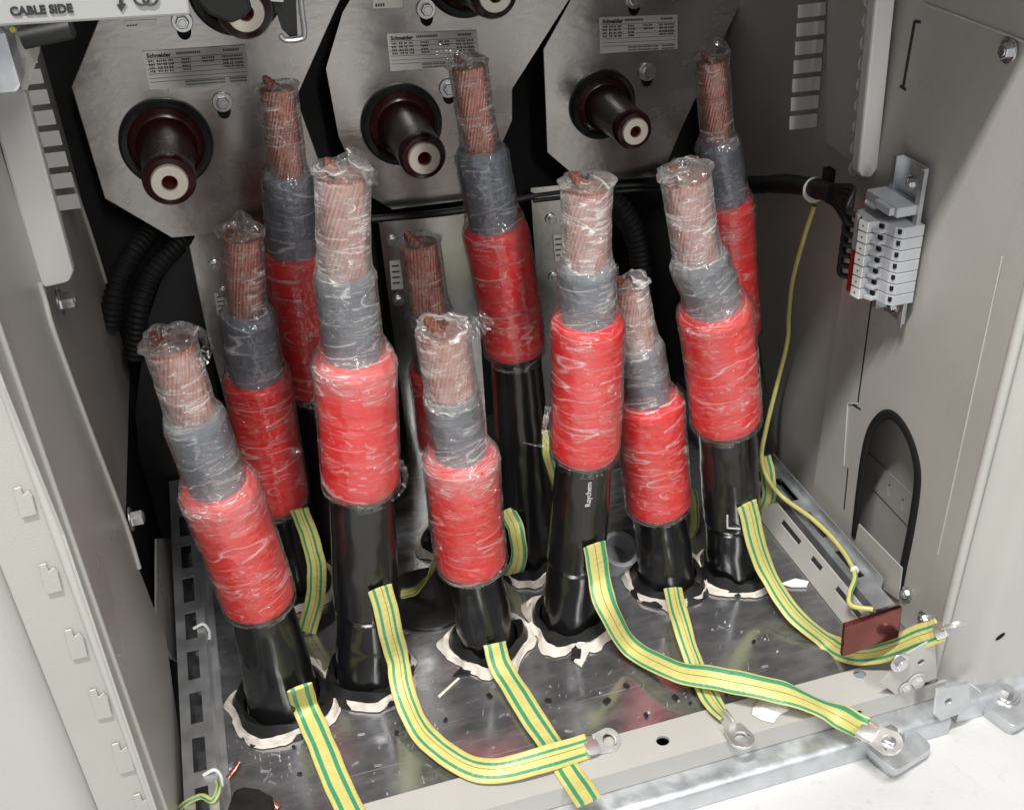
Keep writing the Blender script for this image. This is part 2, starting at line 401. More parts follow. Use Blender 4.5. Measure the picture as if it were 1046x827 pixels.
# ------------------------------------------------------------------ power cables
def interp(t, ts, vs):
    for i in range(len(ts)-1):
        if t <= ts[i+1]:
            k = (t-ts[i])/(ts[i+1]-ts[i]) if ts[i+1] > ts[i] else 0
            return vs[i]*(1-k)+vs[i+1]*k
    return vs[-1]
def sstep(a, b, x):
    t = min(1, max(0, (x-a)/(b-a))); return t*t*(3-2*t)
def make_cable(key, st, dia, y0, y1, step, haze, _):
    # axis points
    n = len(st); ys = []
    for i, p in enumerate(st):
        k = (st[0][1]-p[1])/(st[0][1]-st[-1][1]); ys.append(y0+(y1-y0)*k)
    P = [ony(p[0], p[1], ys[i]) for i, p in enumerate(st)]
    # foot carried on down through the floor plate
    d = (P[0]-P[1]).normalized()
    foot = P[0] + d*((P[0].z+.02)/max(.2, -d.z))
    ax = [foot] + P[1:]
    rB = px2m(dia[0]/2, P[0]); rR = px2m(dia[1]/2, P[2]); rG = px2m(dia[2]/2, P[3]); rC = px2m(dia[3]/2, P[4])
    base = ax[0]+(ax[1]-ax[0])*((0-ax[0].z)/(ax[1].z-ax[0].z))
    root = thing('power_cable', LAB[key], 'power cable', base, 'power cables standing in the compartment')
    sm = crom(ax, 40)                      # 40 samples per span, 4 spans
    seed = ord(key)*3.1
    def seg(a, b, k):                      # resample smooth axis between span params a..b
        out = []
        for i in range(k+1):
            t = (a+(b-a)*i/k)*40; j = min(int(t), len(sm)-2); out.append(sm[j].lerp(sm[j+1], t-j))
        return out
    def wob(a, s):
        return lambda th, L, i: 1 + a*noise.noise(V((math.cos(th)*1.3+seed, math.sin(th)*1.3, L*s)))
    # black sheath
    p = seg(0, 1.12, 96); rr = []
    for i in range(97):
        t = i/96*1.12
        r = rB*.95 + (rR*.83-rB*.95)*min(1, max(0, (t-.05)/.95))
        if step: r *= .965 + .05*sstep(.425, .436, t) + .015*math.exp(-((t-.445)/.012)**2) + (.035*(1-sstep(.285, .296, t)) if key == 'D' else 0)
        r *= 1 + .012*math.exp(-((t-.97)/.03)**2)
        rr.append(r)
    wb1, wb2 = wob(.030, 22), wob(.016, 60)
    sh = MB().sweep(p, rr, 64, lambda th, L, i: wb1(th, L, i)*wb2(th*1.0, L, i)); obj('sheath', sh, 'sheath', root, True)
    # red sleeve, rounded shoulder at both ends
    p = seg(1.0, 2.0, 40); rr = []
    for i in range(41):
        t = i/40; r = rR*(1-.03*math.sin(t*PI))
        if i == 0: r = rR*.90
        if i == 1: r = rR*.975
        if i == 39: r = rR*.965
        if i == 40: r = rR*.86
        rr.append(r)
    mb = MB().sweep(p, rr, 64, wob(.022, 14), True); obj('red_sleeve', mb, 'red', root, True, auto=60)
    # grey insulation
    p = seg(1.9, 3.0, 26); mb = MB().sweep(p, [rG*(1.0 if i < 25 else .95) for i in range(27)], 48, wob(.02, 20)); obj('insulation', mb, 'greyins', root, True)
    # stranded copper conductor
    p = seg(2.9, 4.0, 60); ns = 28; tw = 2*PI/(19*rC)*(1 if key not in 'BE' else .35)
    def strand(th, L, i):
        return 1 - .085*(1-abs(math.sin(ns/2*(th-tw*L)))**.6) + .008*noise.noise(V((th*3, L*90, seed)))
    mb = MB().sweep(p, [rC*.97]*61, ns*8, strand)
    top = p[-1]; T = (p[-1]-p[-2]).normalized(); u = (NX-T*NX.x).normalized(); w = T.cross(u); sr = rC*.155
    obj('conductor', mb, 'copper', root, True, auto=70); mb = MB()
    for ring, cnt in ((0,1),(.31,6),(.60,12),(.84,18)):
        for j in range(cnt):
            th = 2*PI*j/cnt + ring; c = top+u*(math.cos(th)*ring*rC)+w*(math.sin(th)*ring*rC)
            mb.lathe([(sr, -.004), (sr, .0004+.0012*random.random()), (sr*.8, .0020)], c, T, 8)
    mb.lathe([(rC*.9, -.003), (rC*.88, .0003)], top, T, 32)
    obj('strand_ends', mb, 'copper_end', root, True, auto=30)
    # cling film: one loose, creased skin over sleeve, insulation and conductor
    K = 230; SEG = 120
    t0, t1 = .945, 4.0
    p = seg(t0, t1, K)
    ext = {'A': .012, 'B': .016, 'C': .006, 'D': .011, 'E': .006, 'F': .008, 'G': .012, 'H': .010, 'I': .008, 'J': .012, 'K': .014}[key]
    ext *= .75; Tt = (p[-1]-p[-2]).normalized(); ke = 26
    pe = p + [p[-1]+Tt*(ext*(i+1)/ke) for i in range(ke)]
    rr = []
    for i in range(len(pe)):
        t = t0+(t1-t0)*min(i, K)/K
        r = rR*1.012
        r = r + (rG*1.06-r)*sstep(1.90, 2.18, t)
        r = r + (rC*1.10-r)*sstep(2.88, 3.12, t)
        if t < 1.0: r = rR*.835 + rR*.177*sstep(.982, 1.0, t)
        if i > K:
            e = (i-K)/ke; r *= (1 + .10*math.sin(e*PI*.8))*(.22+.78*math.sqrt(max(0, 1-e**2.5)))
        rr.append(r)
    cache = {}
    def fm(th, L, i):
        cx, sx = math.cos(th), math.sin(th)
        t = t0+(t1-t0)*min(i, K)/K
        a = 1-abs(noise.noise(V((cx*2.2+seed, sx*2.2, L*42+th*.0))))*2.0       # sharp creases
        b = 1-abs(noise.noise(V((cx*5.0, sx*5.0+seed, L*95))))*2.0
        c = noise.noise(V((cx*1.1, sx*1.1, L*16+seed)))
        loose = .012 + .035*math.exp(-((t-2.05)/.16)**2) + .05*math.exp(-((t-3.03)/.13)**2) + .022*(t > 3.1)
        k = 1 + loose*(max(0, a)*1.1 + .5*max(0, b) + .6*c + .1) + .012*max(0, b) + .008
        ph = (th/(2*PI) + L/.046 + .35*noise.noise(V((cx+seed, sx, L*9)))) % 1.0
        k += .011*math.exp(-(ph/.10)**2) + .006*math.exp(-((ph-.45)/.04)**2)
        if i > K:
            e = (i-K)/ke
            k *= 1 + e*.45*noise.noise(V((cx*1.6+seed, sx*1.6, e*1.5))) + e*.22*max(0, a)
        return k
    mb = MB().sweep(pe, rr, SEG, fm, False, uvm=True)
    # ragged upper rim: lift rim vertices unevenly
    m1 = SEG+1; N = len(pe)
    for i in range(K, N):
        e = (i-K)/ke
        for j in range(m1):
            th = 2*PI*j/SEG; q = i*m1+j
            mb.v[q] = mb.v[q] + Tt*(e*ext*(.20+.9*noise.noise(V((math.cos(th)*1.4, math.sin(th)*1.4, seed)))))
    o = obj('plastic_film', mb, 'film', root, True, auto=180)
    at = o.data.attributes.new('layers', 'FLOAT', 'POINT'); vals = []
    for i in range(len(pe)):
        t = t0+(t1-t0)*min(i, K)/K
        for jj in range(m1):
            th = 2*PI*jj/SEG; nz = noise.noise(V((math.cos(th)*1.2+seed, math.sin(th)*1.2, t*2.2)))
            b_ = .02 + (haze-.5)*2*(.0 + .13*max(0, nz) + .22*sstep(2.9, 3.1, t) + .08*sstep(2.0, 2.1, t) + .22*math.exp(-((t-1.93)/.16)**2)*(key in 'DAF'))
            if haze <= .5: b_ = .03 + .10*max(0, nz) + .06*sstep(2.9, 3.1, t)
            ph = (th/(2*PI) + (p[min(i, K)]-p[0]).length/.046 + .35*noise.noise(V((math.cos(th)+seed, math.sin(th), (p[min(i, K)]-p[0]).length*9)))) % 1.0
            b_ += (.045 if haze > .5 else .015)*(1-sstep(.0, .30, ph)) - .01
            if i > K: b_ = b_*.4 + .02
            vals.append(max(0, b_))
    at.data.foreach_set('value', vals)
    CAB[key] = dict(root=root, seg=seg, rB=rB, rR=rR, rG=rG, rC=rC, base=base, top=p[-1], T=Tt, film=o, P=P)
    return root
for c in CABLES: make_cable(*c)

def film_flap(key, pts, w0, w1, lab='film_flap'):
    """a loose torn tongue of the cable's film"""
    root = CAB[key]['root']; P = crom(pts, 10); mb = MB(); n = len(P); nn = 9; vs = []; uvs = []; fs = []
    for i, p in enumerate(P):
        t = i/(n-1); T = (P[min(i+1, n-1)]-P[max(i-1, 0)]).normalized(); s = T.cross(FW).normalized(); w = w0+(w1-w0)*t
        for j in range(nn):
            k = j/(nn-1)-.5
            q = p + s*(w*k*(1+.5*noise.noise(V((i*.4, j*.7, w0*900))))) + FW*(.003*noise.noise(V((i*.5, j*1.1, 3.3))))
            vs.append(q); uvs.append((k*w, t*.05))
    for i in range(n-1):
        for j in range(nn-1): fs.append((i*nn+j, i*nn+j+1, (i+1)*nn+j+1, (i+1)*nn+j))
    mb.add(vs, fs, uvs); return obj('film_flap', mb, 'film', root, True, auto=180)
film_flap('F', [ony(476,345,.735), ony(484,336,.735), ony(492,330,.74), ony(498,322,.745)], .020, .014)
film_flap('D', [ony(345,178,.74), ony(352,166,.73), ony(362,158,.728), ony(374,172,.73), ony(380,190,.735)], .012, .010)
film_flap('A', [ony(178,350,.72), ony(172,340,.715), ony(184,334,.715), ony(204,340,.72), ony(212,352,.725), ony(206,368,.72), ony(194,374,.715)], .009, .008)
film_flap('D', [ony(409,470,.735), ony(414,485,.735), ony(411,500,.74), ony(400,512,.735)], .006, .002)
film_flap('H', [ony(560,415,.765), ony(556,440,.765), ony(558,455,.765), ony(534,452,.77)], .006, .001)
film_flap('B', [ony(246,243,.9), ony(248,232,.9), ony(252,224,.9)], .022, .006)
film_flap('G', [ony(476,72,.89), ony(466,60,.885), ony(454,56,.885), ony(446,48,.89)], .016, .008)
film_flap('H', [ony(622,265,.76), ony(629,275,.76), ony(628,286,.765)], .008, .003)
film_flap('K', [ony(722,70,.95), ony(718,58,.95), ony(722,48,.95)], .016, .006)
film_flap('J', [ony(690,185,.75), ony(694,172,.745), ony(706,168,.745)], .020, .012)

# print on sheaths
h = CAB['H']; q0 = ony(603,517,.763-h['rR']*.84); q1 = ony(605,483,.763-h['rR']*.84)
text('Raychem', .0078, q0, q1-q0, (-1, 0, .0), 'printwhite', h['root'], 'print', .0002)
j = CAB['J']; a = ony(743,526,.779-j['rB']*1.08); b = ony(743,539,.779-j['rB']*1.08); c2 = ony(756,540,.779-j['rB']*1.05)
mb = MB(); 
for s0, s1 in ((a, b), (b, c2)): mb.sweep([s0, s0.lerp(s1, .5), s1], .0009, 6)
obj('marking', mb, 'printwhite', j['root'])

# ------------------------------------------------------------------ concrete floor, floor plate, back wall
o = obj('floor', MB().box((-3, -2.5, ZC-.05), (4, .60, ZC)), 'white_floor'); struct(o)
holes = []
for k, d in CAB.items(): holes.append(circle(d['base']+V((0,0,-d['base'].z)), NX, NY, d['rB']*1.12, 20))
o = obj('floor_plate', MB().prism([(XL, YF, 0), (XR, YF, 0), (XR, YB, 0), (XL, YB, 0)], (0,0,-.003), holes), 'floor_steel'); struct(o)
o = obj('pit_bottom', MB().box((XL, YF-.0, -.16), (XR, YB, -.15)), 'blackgap'); struct(o)
o = obj('back_wall', MB().box((XL-.12, YB+.002, -.16), (XR+.25, YB+.02, 1.0)), 'blackgap'); struct(o)  # blackened to stand in for the unlit depth behind the plates

# ------------------------------------------------------------------ sealing collars round the cables
def collar(key, ro, lump, a0=0, a1=2*PI, lab=''):
    d = CAB[key]; c = V((d['base'].x, d['base'].y, 0)); r0 = d['rB']
    t = thing('sealing_collar', lab, 'sealing tape', c, 'torn sealing tape rings round the cable holes')
    # black rubber lining with a faceted, sagging edge
    n = 40; vs = []; fs = []
    prof = [(.98, .012), (1.10, .016), (1.22, .006), (1.30, .0015)]
    for i in range(n):
        th = 2*PI*i/n; fac = 1 + .05*math.cos(4*th+ord(key)) + .06*noise.noise(V((math.cos(th)*2+ord(key), math.sin(th)*2, 1)))
        for k, z in prof: vs.append(c + V((math.cos(th), math.sin(th), 0))*(r0*(1+(k-1)*ro*1.1)*(fac if k > 1 else 1)) + NZ*(z*(1+.6*noise.noise(V((th*2, k*5, ord(key)))))))
    m4 = len(prof)
    for i in range(n):
        for k in range(m4-1): fs.append((i*m4+k, ((i+1)%n)*m4+k, ((i+1)%n)*m4+k+1, i*m4+k+1))
    obj('rubber_lining', MB().add(vs, fs), 'rubber', t, True, auto=25)
    # cream tape, torn outer edge
    n = 110; vs = []; fs = []; cols = 7
    for i in range(n+1):
        th = a0+(a1-a0)*i/n; s = ord(key)
        ri = r0*(1.16 + .05*math.cos(4*th+s) + .10*noise.noise(V((math.cos(th)*2+s, math.sin(th)*2, 1))))*(1+.18*(ro-1))
        rw = r0*lump*(.42 + .55*noise.noise(V((math.cos(th)*2.1, math.sin(th)*2.1+s, 4))) + .10*noise.noise(V((math.cos(th)*7, math.sin(th)*7, s))))
        rw = max(rw, r0*.07)
        for k in range(cols):
            u = k/(cols-1); z = .0015 + .006*math.sin(PI*min(1, u*1.15))*(1+.9*noise.noise(V((math.cos(th)*1.5+u*3, math.sin(th)*1.5, s)))) + .0028*abs(noise.noise(V((math.cos(th)*3+u*7, math.sin(th)*3, s+u*2))))
            if k == cols-1: z = .0012
            vs.append(c + V((math.cos(th), math.sin(th), 0))*(ri+rw*u) + NZ*z)
    for i in range(n):
        for k in range(cols-1): fs.append((i*cols+k, (i+1)*cols+k, (i+1)*cols+k+1, i*cols+k+1))
    obj('tape_ring', MB().add(vs, fs), 'tape', t, True, auto=30)
collar('A', 1.15, .55, lab='torn cream tape ring round the foot of the leaning cable by the left wall')
collar('D', 1.1, .5, lab='torn cream tape ring round the stepped cable foot second from left')
collar('F', 1.2, .75, lab='wide cream tape ring round the foot of the shortest front cable')
collar('H', 1.0, .75, lab='cream tape with a ragged tail at the foot of the printed cable')
collar('I', 1.25, .60, lab='cream tape round the thin cable foot with a black lining bulging left')
collar('J', 1.0, .50, lab='cream tape under the marked cable nearest the right wall')
collar('G', 1.0, .55, lab='dim cream tape round the foot of the tall back cable with a full red sleeve')
collar('B', 1.0, .50, lab='dim cream tape behind the leaning left cable')
collar('E', 1.0, .6, lab='dim cream tape at the foot of the low back cable')
# strip-like torn tails
def scrap(name, pts, th, m, label, cat, group=None):
    o = obj(name, MB().prism(pts, (0, 0, th)), m, None, bevel=th*.3); tag(o, label, cat, group); return o
scrap('tape_scrap', [onz(*p, .001) for p in ((590,648),(606,650),(603,664),(597,676),(594,682),(586,676),(592,664))], .002, 'tape', 'ragged tail of cream tape beside the small black square', 'tape scrap')
scrap('tape_scrap', [onz(*p, .001) for p in ((447,711),(468,692),(470,693),(457,705),(449,713))], .0010, 'tape', 'thin twisted sliver of cream tape on the plate below the black diamond chip', 'tape scrap')
scrap('rubber_chip', [onz(*p, .001) for p in ((584,663),(594,664),(593,674),(583,674))], .003, 'rubber', 'small square black rubber chip on the plate under the cream tail', 'rubber chip')
scrap('rubber_chip', [onz(*p, .001) for p in ((462,691),(475,677),(486,675),(480,689))], .0015, 'rubber', 'black diamond shaped chip below the shortest front cable', 'rubber chip')
scrap('tape_scrap', [onz(*p, .001) for p in ((798,597),(812,592),(826,595),(824,600),(808,600))], .003, 'paper', 'curled white sliver beside the right floor rail', 'tape scrap')

# ring-shaped cut pipe end lying behind the printed cable
t = thing('pipe_offcut', 'short pale grey pipe ring lying behind the printed front cable', 'pipe offcut', onz(630,575,0))
c = onz(630,566,.018)
obj('ring', MB().lathe([(.0205,-.016),(.0215,-.015),(.0215,.015),(.020,.016),(.0165,.015),(.0165,-.015),(.0205,-.016)], c, V((.10,-.45,.88)), 36), 'greyplastic', t, True)
# flat black disc on the plate
o = obj('black_disc', MB().lathe([(.048,0),(.048,.003),(.045,.0045),(.001,.0045)], onz(438,612,.0005), NZ, 40), 'rubber', None, True); tag(o, 'flat round black disc on the plate between the stepped cable and the shortest one', 'hole plug')

# ------------------------------------------------------------------ earth straps
def lug(parent, p, d, up, s=1.0):
    d = V(d).normalized(); up = V(up); up = (up-d*up.dot(d)).normalized(); w = d.cross(up)
    L = thing_part_mb = MB()
    L.sweep([p-d*.004, p+d*.004, p+d*.010*s], [.0105*s, .0105*s, .009*s], 24, squash=[.0042, .0042, .0032])
    c = p+d*.022*s; r = .0115*s
    outer = [p+d*.008*s+w*.009*s, p+d*.008*s-w*.009*s] + [c+d*(r*math.cos(a))+w*(r*math.sin(a)) for a in [(-PI/2+.1)+(PI-.2)*i/14 for i in range(15)]]
    L.prism([q-up*.0013 for q in outer], up*.0026, [circle(c-up*.0013, d, w, .0062*s, 20)])
    return obj('cable_lug', L, 'tinlug', parent, True, bevel=.0004)
def strap(pts, sides, half, m, label, lugspec=None, group='green and yellow earth straps on the front cables', thick=.0019, name='earth_strap'):
    P = crom(pts, 14); S = crom(sides, 14)
    root = thing(name, label, 'earth strap', pts[-1], group)
    n = len(P)
    P = [p + V((.0011*noise.noise(V((i*.09, half*700, 5))), 0, .0013*noise.noise(V((i*.11, half*900, 2))))) for i, p in enumerate(P)]
    S = [V(q) + V((.22*noise.noise(V((i*.08, half*300, 1))), 0, .30*noise.noise(V((i*.07, half*400, 8))))) for i, q in enumerate(S)]
    mb = MB().sweep(P, [half*.95*(1+.06*noise.noise(V((i*.15, 7, half*500)))) for i in range(n)], 28, squash=thick, side=S)
    obj('strap_band', mb, m, root, True, auto=80)
    if lugspec: lug(root, pts[-1], V(pts[-1])-V(P[-4]), lugspec[0], lugspec[1])
    return root
def fr(key, x, y, extra=0): 
    d = CAB[key]; return ony(x, y, d['base'].y - d['rB']*1.10 - extra)
X1 = V((1, 0, 0))
# A
strap([fr('A',306,702,.000), onz(312,722,.020), onz(325,752,.012), onz(345,800,.010), onz(368,850,.010), onz(384,890,.008)],
      [V((1,.15,0)), V((1,.2,.0)), V((1,.3,0)), V((1,.35,0)), V((1,.35,0)), V((1,.35,0))], .0128, 'strapA', 'wide striped earth strap running straight off the lower left of the picture')
# D
strap([fr('D',388,600), fr('D',398,640,.003), onz(406,672,.052), onz(412,705,.030), onz(425,738,.015), onz(450,765,.012), onz(492,787,.012), onz(545,778,.018), onz(600,762,.012)],
      [V((1,.1,.0)), V((1,.1,0)), V((1,.2,0)), V((1,.3,.1)), V((1,.6,.1)), V((.7,1,.2)), V((.3,1,.35)), V((-.15,1,.9)), V((-.2,1,.9))], .0118, 'strapB',
      'striped earth strap that bends right and crosses over another strap at the sill', (V((-.1,-.5,1)), 1.0))
# F
strap([fr('F',505,657), onz(509,674,.020), onz(519,693,.010), onz(548,738,.010), onz(580,786,.006), ony(602,818,.545)],
      [V((1,.1,0)), V((1,.2,0)), V((1,.5,0)), V((1,.5,0)), V((1,.5,0)), V((1,.5,0))], .0125, 'strapA', 'broad striped earth strap lying straight from the shortest cable over the sill')
# H
strap([fr('H',607,556), fr('H',612,590,.004), ony(621,622,.705), onz(645,661,.017), onz(688,684,.022), onz(740,694,.030), onz(800,708,.030), onz(850,728,.014), ony(884,745,.536)],
      [V((1,.05,0)), V((1,.1,0)), V((1,.3,.1)), V((1,.9,.2)), V((.5,1,.2)), V((-.1,1,.35)), V((-.2,1,.35)), V((-.2,1,.35)), V((-.2,1,.3))], .0122, 'strapC',
      'longest earth strap, sweeping right across the sill to a lug on the floor clamp', (V((-.1,-.6,1)), 1.05))
# I
strap([fr('I',687,601,.002), onz(697,640,.030), onz(710,680,.012), onz(724,710,.010), onz(742,735,.010)],
      [V((1,.1,0)), V((1,.2,0)), V((1,.4,0)), V((1,.4,0)), V((1,.35,-.5))], .0102, 'strapB', 'short earth strap passing under the longest strap, its lug hanging on the sill', (V((.15,-.75,.65)), 1.05))
# J
strap([fr('J',763,514), fr('J',771,548,.004), ony(785,588,.728), onz(812,628,.015), ony(846,656,.652), ony(872,667,.618), ony(900,665,.604), ony(932,653,.585), ony(960,643,.568)],
      [V((1,.05,0)), V((1,.1,0)), V((1,.4,.1)), V((1,.8,.1)), V((.6,1,.3)), V((.1,1,.8)), V((-.1,1,.9)), V((-.1,1,.9)), V((-.1,1,.8))], .0115, 'strapB',
      'earth strap bent behind the copper bar, its bare lug pointing right past the wall', (V((.0,1,.35)), .8))
BG = 'earth strap loops of the back cables'
def loop(ptsY, half, m, label): 
    strap([ony(*q) for q in ptsY], [V((1,-.5,0))]*len(ptsY), half, m, label, None, BG)
loop([(305,520,.84), (316,548,.83), (323,580,.825), (322,610,.83), (314,644,.84)], .0105, 'strapB', 'striped strap loop bulging out right of the leaning left cable')
loop([(518,520,.86), (527,540,.84), (530,562,.835), (527,580,.84), (518,592,.86)], .0095, 'strapC', 'curved strap loop showing right of the shortest front cable')
loop([(706,500,.85), (709,518,.845), (709,535,.845), (704,548,.85)], .006, 'strapC', 'narrow strap loop showing right of the thinnest front cable')
loop([(780,466,.86), (785,488,.85), (785,508,.85), (779,524,.86)], .0085, 'strapA', 'strap loop showing right of the cable nearest the right wall')
loop([(557,440,.86), (559,462,.855), (563,482,.86), (565,500,.87)], .006, 'strapC', 'thin piece of strap hanging left of the printed cable')
strap([onz(447,568,.05), onz(438,588,.028), onz(425,602,.012), onz(410,606,.006)], [V((1,.5,0)), V((.7,.8,0)), V((.3,1,.2)), V((0,1,.2))], .007, 'strapC', 'dark dusty strap end lying on the plate between two front cables', None, BG)

# ------------------------------------------------------------------ steel plates with bushings
def plate(poly, bush, ups, bolts, label_px, lab, k=1.0):
    pts = [ony(x, y, YP) for x, y in poly]
    cpt = ony(*bush, YP)
    holesp = []
    t = thing('bushing_plate', lab, 'bushing plate', V((cpt.x, YP, 0.32)), 'steel plates carrying brown bushings')
    cs = [cpt] + [ony(*q, YP) for q in ups]
    for c in cs: holesp.append(circle(c, NX, NZ, .0410*k, 40))
    obj('steel_sheet', MB().prism(pts, (0, .003, 0), holesp), 'steel', t, bevel=.0008)
    for c in cs:
        sc_ = lambda pr: [(r*k, h*k*1.12) for r, h in pr]
        b = obj('bushing', MB().lathe(sc_([(.0405,.03),(.0405,.004),(.0395,.0),(.0360,-.005),(.0345,-.0055),(.0325,-.008),(.0285,-.0095),(.0270,-.014),(.0258,-.030),(.0228,-.078),(.0236,-.083),(.0236,-.094),(.0215,-.0985),(.0175,-.0995),(.0166,-.099),(.0166,-.09)]), c, NY, 64, False), 'brown', t, True)
        obj('rubber_ring', MB().lathe(sc_([(.0412,.002),(.0442,-.001),(.0442,-.004),(.0412,-.0075),(.0376,-.0068),(.0376,-.0045)]), c, NY, 64), 'rubber', b, True)
        obj('contact_ring', MB().lathe(sc_([(.0166,-.090),(.0165,-.1005),(.0155,-.1017),(.0072,-.1017),(.0066,-.100),(.0066,-.094)]), c, NY, 48, False), 'tin', b, True)
        obj('threaded_socket', MB().lathe(sc_([(.0066,-.0995),(.0060,-.0975),(.0066,-.0955),(.0060,-.0935),(.0066,-.0915),(.0060,-.0895),(.0066,-.0875),(.0060,-.0855),(.0066,-.0835),(.0060,-.0815),(.0064,-.07),(.0064,-.055),(.0002,-.055)]), c, NY, 28, False), 'copper', b, True)
    for q in bolts:
        c = ony(*q, YP)
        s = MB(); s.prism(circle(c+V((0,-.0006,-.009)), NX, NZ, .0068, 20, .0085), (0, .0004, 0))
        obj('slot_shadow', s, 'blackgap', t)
        obj('bolt', MB().hexbolt(c+V((0,-.0012,0)), (0,-1,0), .0066), 'zinc', t, True, auto=30)
    # data plate with rows of fine print
    a, b, c, d = [ony(x, y, YP-.0015) for x, y in label_px]
    lp = obj('data_plate', MB().prism([a, b, c, d], (0, .001, 0)), 'label', t)
    ux, uy = b-a, d-a; pm = MB()
    def bar(u0, u1, v0, v1):
        e = V((0, -.0003, 0)); pm.prism([a+ux*u+uy*v+e for u, v in ((u0,v0),(u1,v0),(u1,v1),(u0,v1))], (0, .0002, 0))
    rnd = random.Random(label_px[0][0])
    for v in (.20, .33, .46, .59, .70, .80): bar(.02, .98, v, v+.010)
    for col in ((.04,.10),(.12,.17),(.18,.22),(.23,.28),(.36,.45),(.56,.62),(.63,.68),(.76,.82),(.83,.87),(.88,.96)):
        for r in range(4 if col[0] < .5 or col[0] > .7 else 2):
            v = .235+r*.088; u = col[0]
            while u < col[1]-.008:
                w = rnd.uniform(.006, .018); bar(u, min(u+w, col[1]), v, v+.045+.015*rnd.random()); u += w+.006
    for u0, u1 in ((.36,.46),(.48,.54),(.56,.66),(.68,.74),(.80,.97)):
        for v in (.83, .91):
            u = u0
            while u < u1: bar(u, u+.012, v, v+.045); u += .019
    for u0, u1 in ((.32,.56),(.78,.94)): 
        u = u0
        while u < u1: bar(u, u+.013, .07, .13); u += .02
    obj('fine_print', pm, 'print', lp)
    text('Schneider', uy.length*.155, a+uy*.165+ux*.035+V((0,-.0006,0)), ux, -uy, 'print', lp, 'lettering', .0001, .0002)
    return t
P1 = plate([(100,22),(73,89),(107,203),(175,243),(322,231),(326,165),(303,100),(343,10),(392,-90),(330,-150),(190,-140)], (170,146), [(240,-14)],
   [(227,104),(186,22)], [(145,53),(250,46),(258,86),(153,92)], 'steel plate at left with a bushing above the corrugated hoses', 1.045)
P2 = plate([(350,13),(333,70),(346,140),(374,198),(401,214),(488,203),(523,123),(523,91),(581,0),(630,-100),(560,-150),(440,-140)], (410,127), [(475,-28)],
   [(458,90),(435,9)], [(395,35),(487,31),(491,66),(399,73)], 'middle steel plate, its data plate half covered by cling film')
P3 = plate([(582,2),(555,51),(559,156),(587,180),(600,187),(676,180),(696,132),(758,0),(800,-90),(740,-140),(640,-140)], (615,107), [(650,-44)],
   [(661,73),(648,-1)], [(612,18),(692,15),(692,50),(613,55)], 'steel plate at right carrying the bushing farthest from the left wall', .88)
# small label pieces near the top of the plates
for t, q in ((P1, ((127,22),(160,20),(160,26),(127,28))), (P2, ((381,-4),(411,-6),(411,8),(381,9)))):
    a, b, c, d = [ony(x, y, YP-.0015) for x, y in q]
    lp = obj('small_label', MB().prism([a, b, c, d], (0, .001, 0)), 'label', t)
    pm = MB()
    for k in range(4):
        p0 = a.lerp(d, .62)+(b-a)*(.08+.085*k)+V((0,-.0004,0)); pm.prism([p0, p0+(b-a)*.055, p0+(b-a)*.055+(d-a)*.26, p0+(d-a)*.26], (0,.0002,0))
    obj('fine_print', pm, 'print', lp)

# lower steel panels below the plates
def lower(px, bolts, labels, lab, reach):
    pts = [ony(x, y, YP+.022) for x, y in px]
    t = thing('lower_panel', lab, 'steel panel', V((pts[0].x, YP+.022, 0)), 'steel panels under the bushing plates')
    obj('steel_sheet', MB().prism(pts, (0, .003, 0)), 'steel_shiny', t, bevel=.0006)
    for q in bolts: obj('screw', MB().hexbolt(ony(*q, YP+.0205), (0,-1,0), .0045), 'zinc', t, True, auto=30)
    for q in labels:
        lb = obj('small_label', MB().prism([ony(x, y, YP+.0205) for x, y in q], (0,.0008,0)), 'label', t)
        a, b, c, d = [ony(x, y, YP+.020) for x, y in q]; pm = MB()
        for k in range(4):
            p0 = a.lerp(d, .15+.2*k).lerp(b.lerp(c, .15+.2*k), .15); pm.prism([p0, p0+(b-a)*.6, p0+(b-a)*.6+(d-a)*.05, p0+(d-a)*.05], (0,.0002,0))
        obj('fine_print', pm, 'print', lb)
lower([(184,240),(233,420),(262,560),(380,560),(340,225)], [(219,271),(229,298)], [((219,300),(231,298),(234,321),(222,323))], 'bright steel panel under the left bushing plate', 0)
lower([(386,222),(420,480),(500,480),(482,210)], [(401,246),(407,307)], [((398,267),(410,266),(412,295),(400,296))], 'steel panel under the middle bushing plate with two screws', 0)
lower([(542,192),(560,480),(640,470),(622,184)], [(563,224),(566,283)], [((565,240),(576,239),(577,266),(567,267))], 'dim steel panel under the right bushing plate', 0)

# dark conduit hoses
def hose(pts, r, lab, pitch=.0045):
    P = crom([ony(*p) for p in pts], 60); 
    L = 0; rr = []
    for i, p in enumerate(P):
        if i: L += (p-P[i-1]).length
        rr.append(r*(1+.09*math.sin(2*PI*L/pitch)))
    # resample finely
    o = obj('corrugated_hose', MB().sweep(P, rr, 28), 'hose', None, True, auto=80); tag(o, lab, 'hose', 'black corrugated hoses'); return o
hose([(166,214,1.16),(150,240,1.135),(136,258,1.115),(124,280,1.10),(116,305,1.09),(112,335,1.085)], .0105, 'outer corrugated hose bending down beside the left wall', .0065)
hose([(196,224,1.17),(184,246,1.135),(166,266,1.11),(150,290,1.09),(141,322,1.08),(137,365,1.08)], .0105, 'inner corrugated hose nested inside the bend of the left hose pair', .0065)
hose([(612,196,1.11),(635,215,1.10),(652,250,1.09),(656,300,1.085),(652,360,1.08)], .013, 'corrugated hose curving down behind the printed front cable', .0065)
o = obj('barrier_sheet', MB().prism([ony(x, y, 1.128) for x, y in ((150,330),(180,240),(190,240),(226,420),(262,560),(150,560),(138,420))], (0,.003,0)), 'black'); tag(o, 'flat black barrier sheet between the left wall and the bright steel panel', 'barrier sheet')

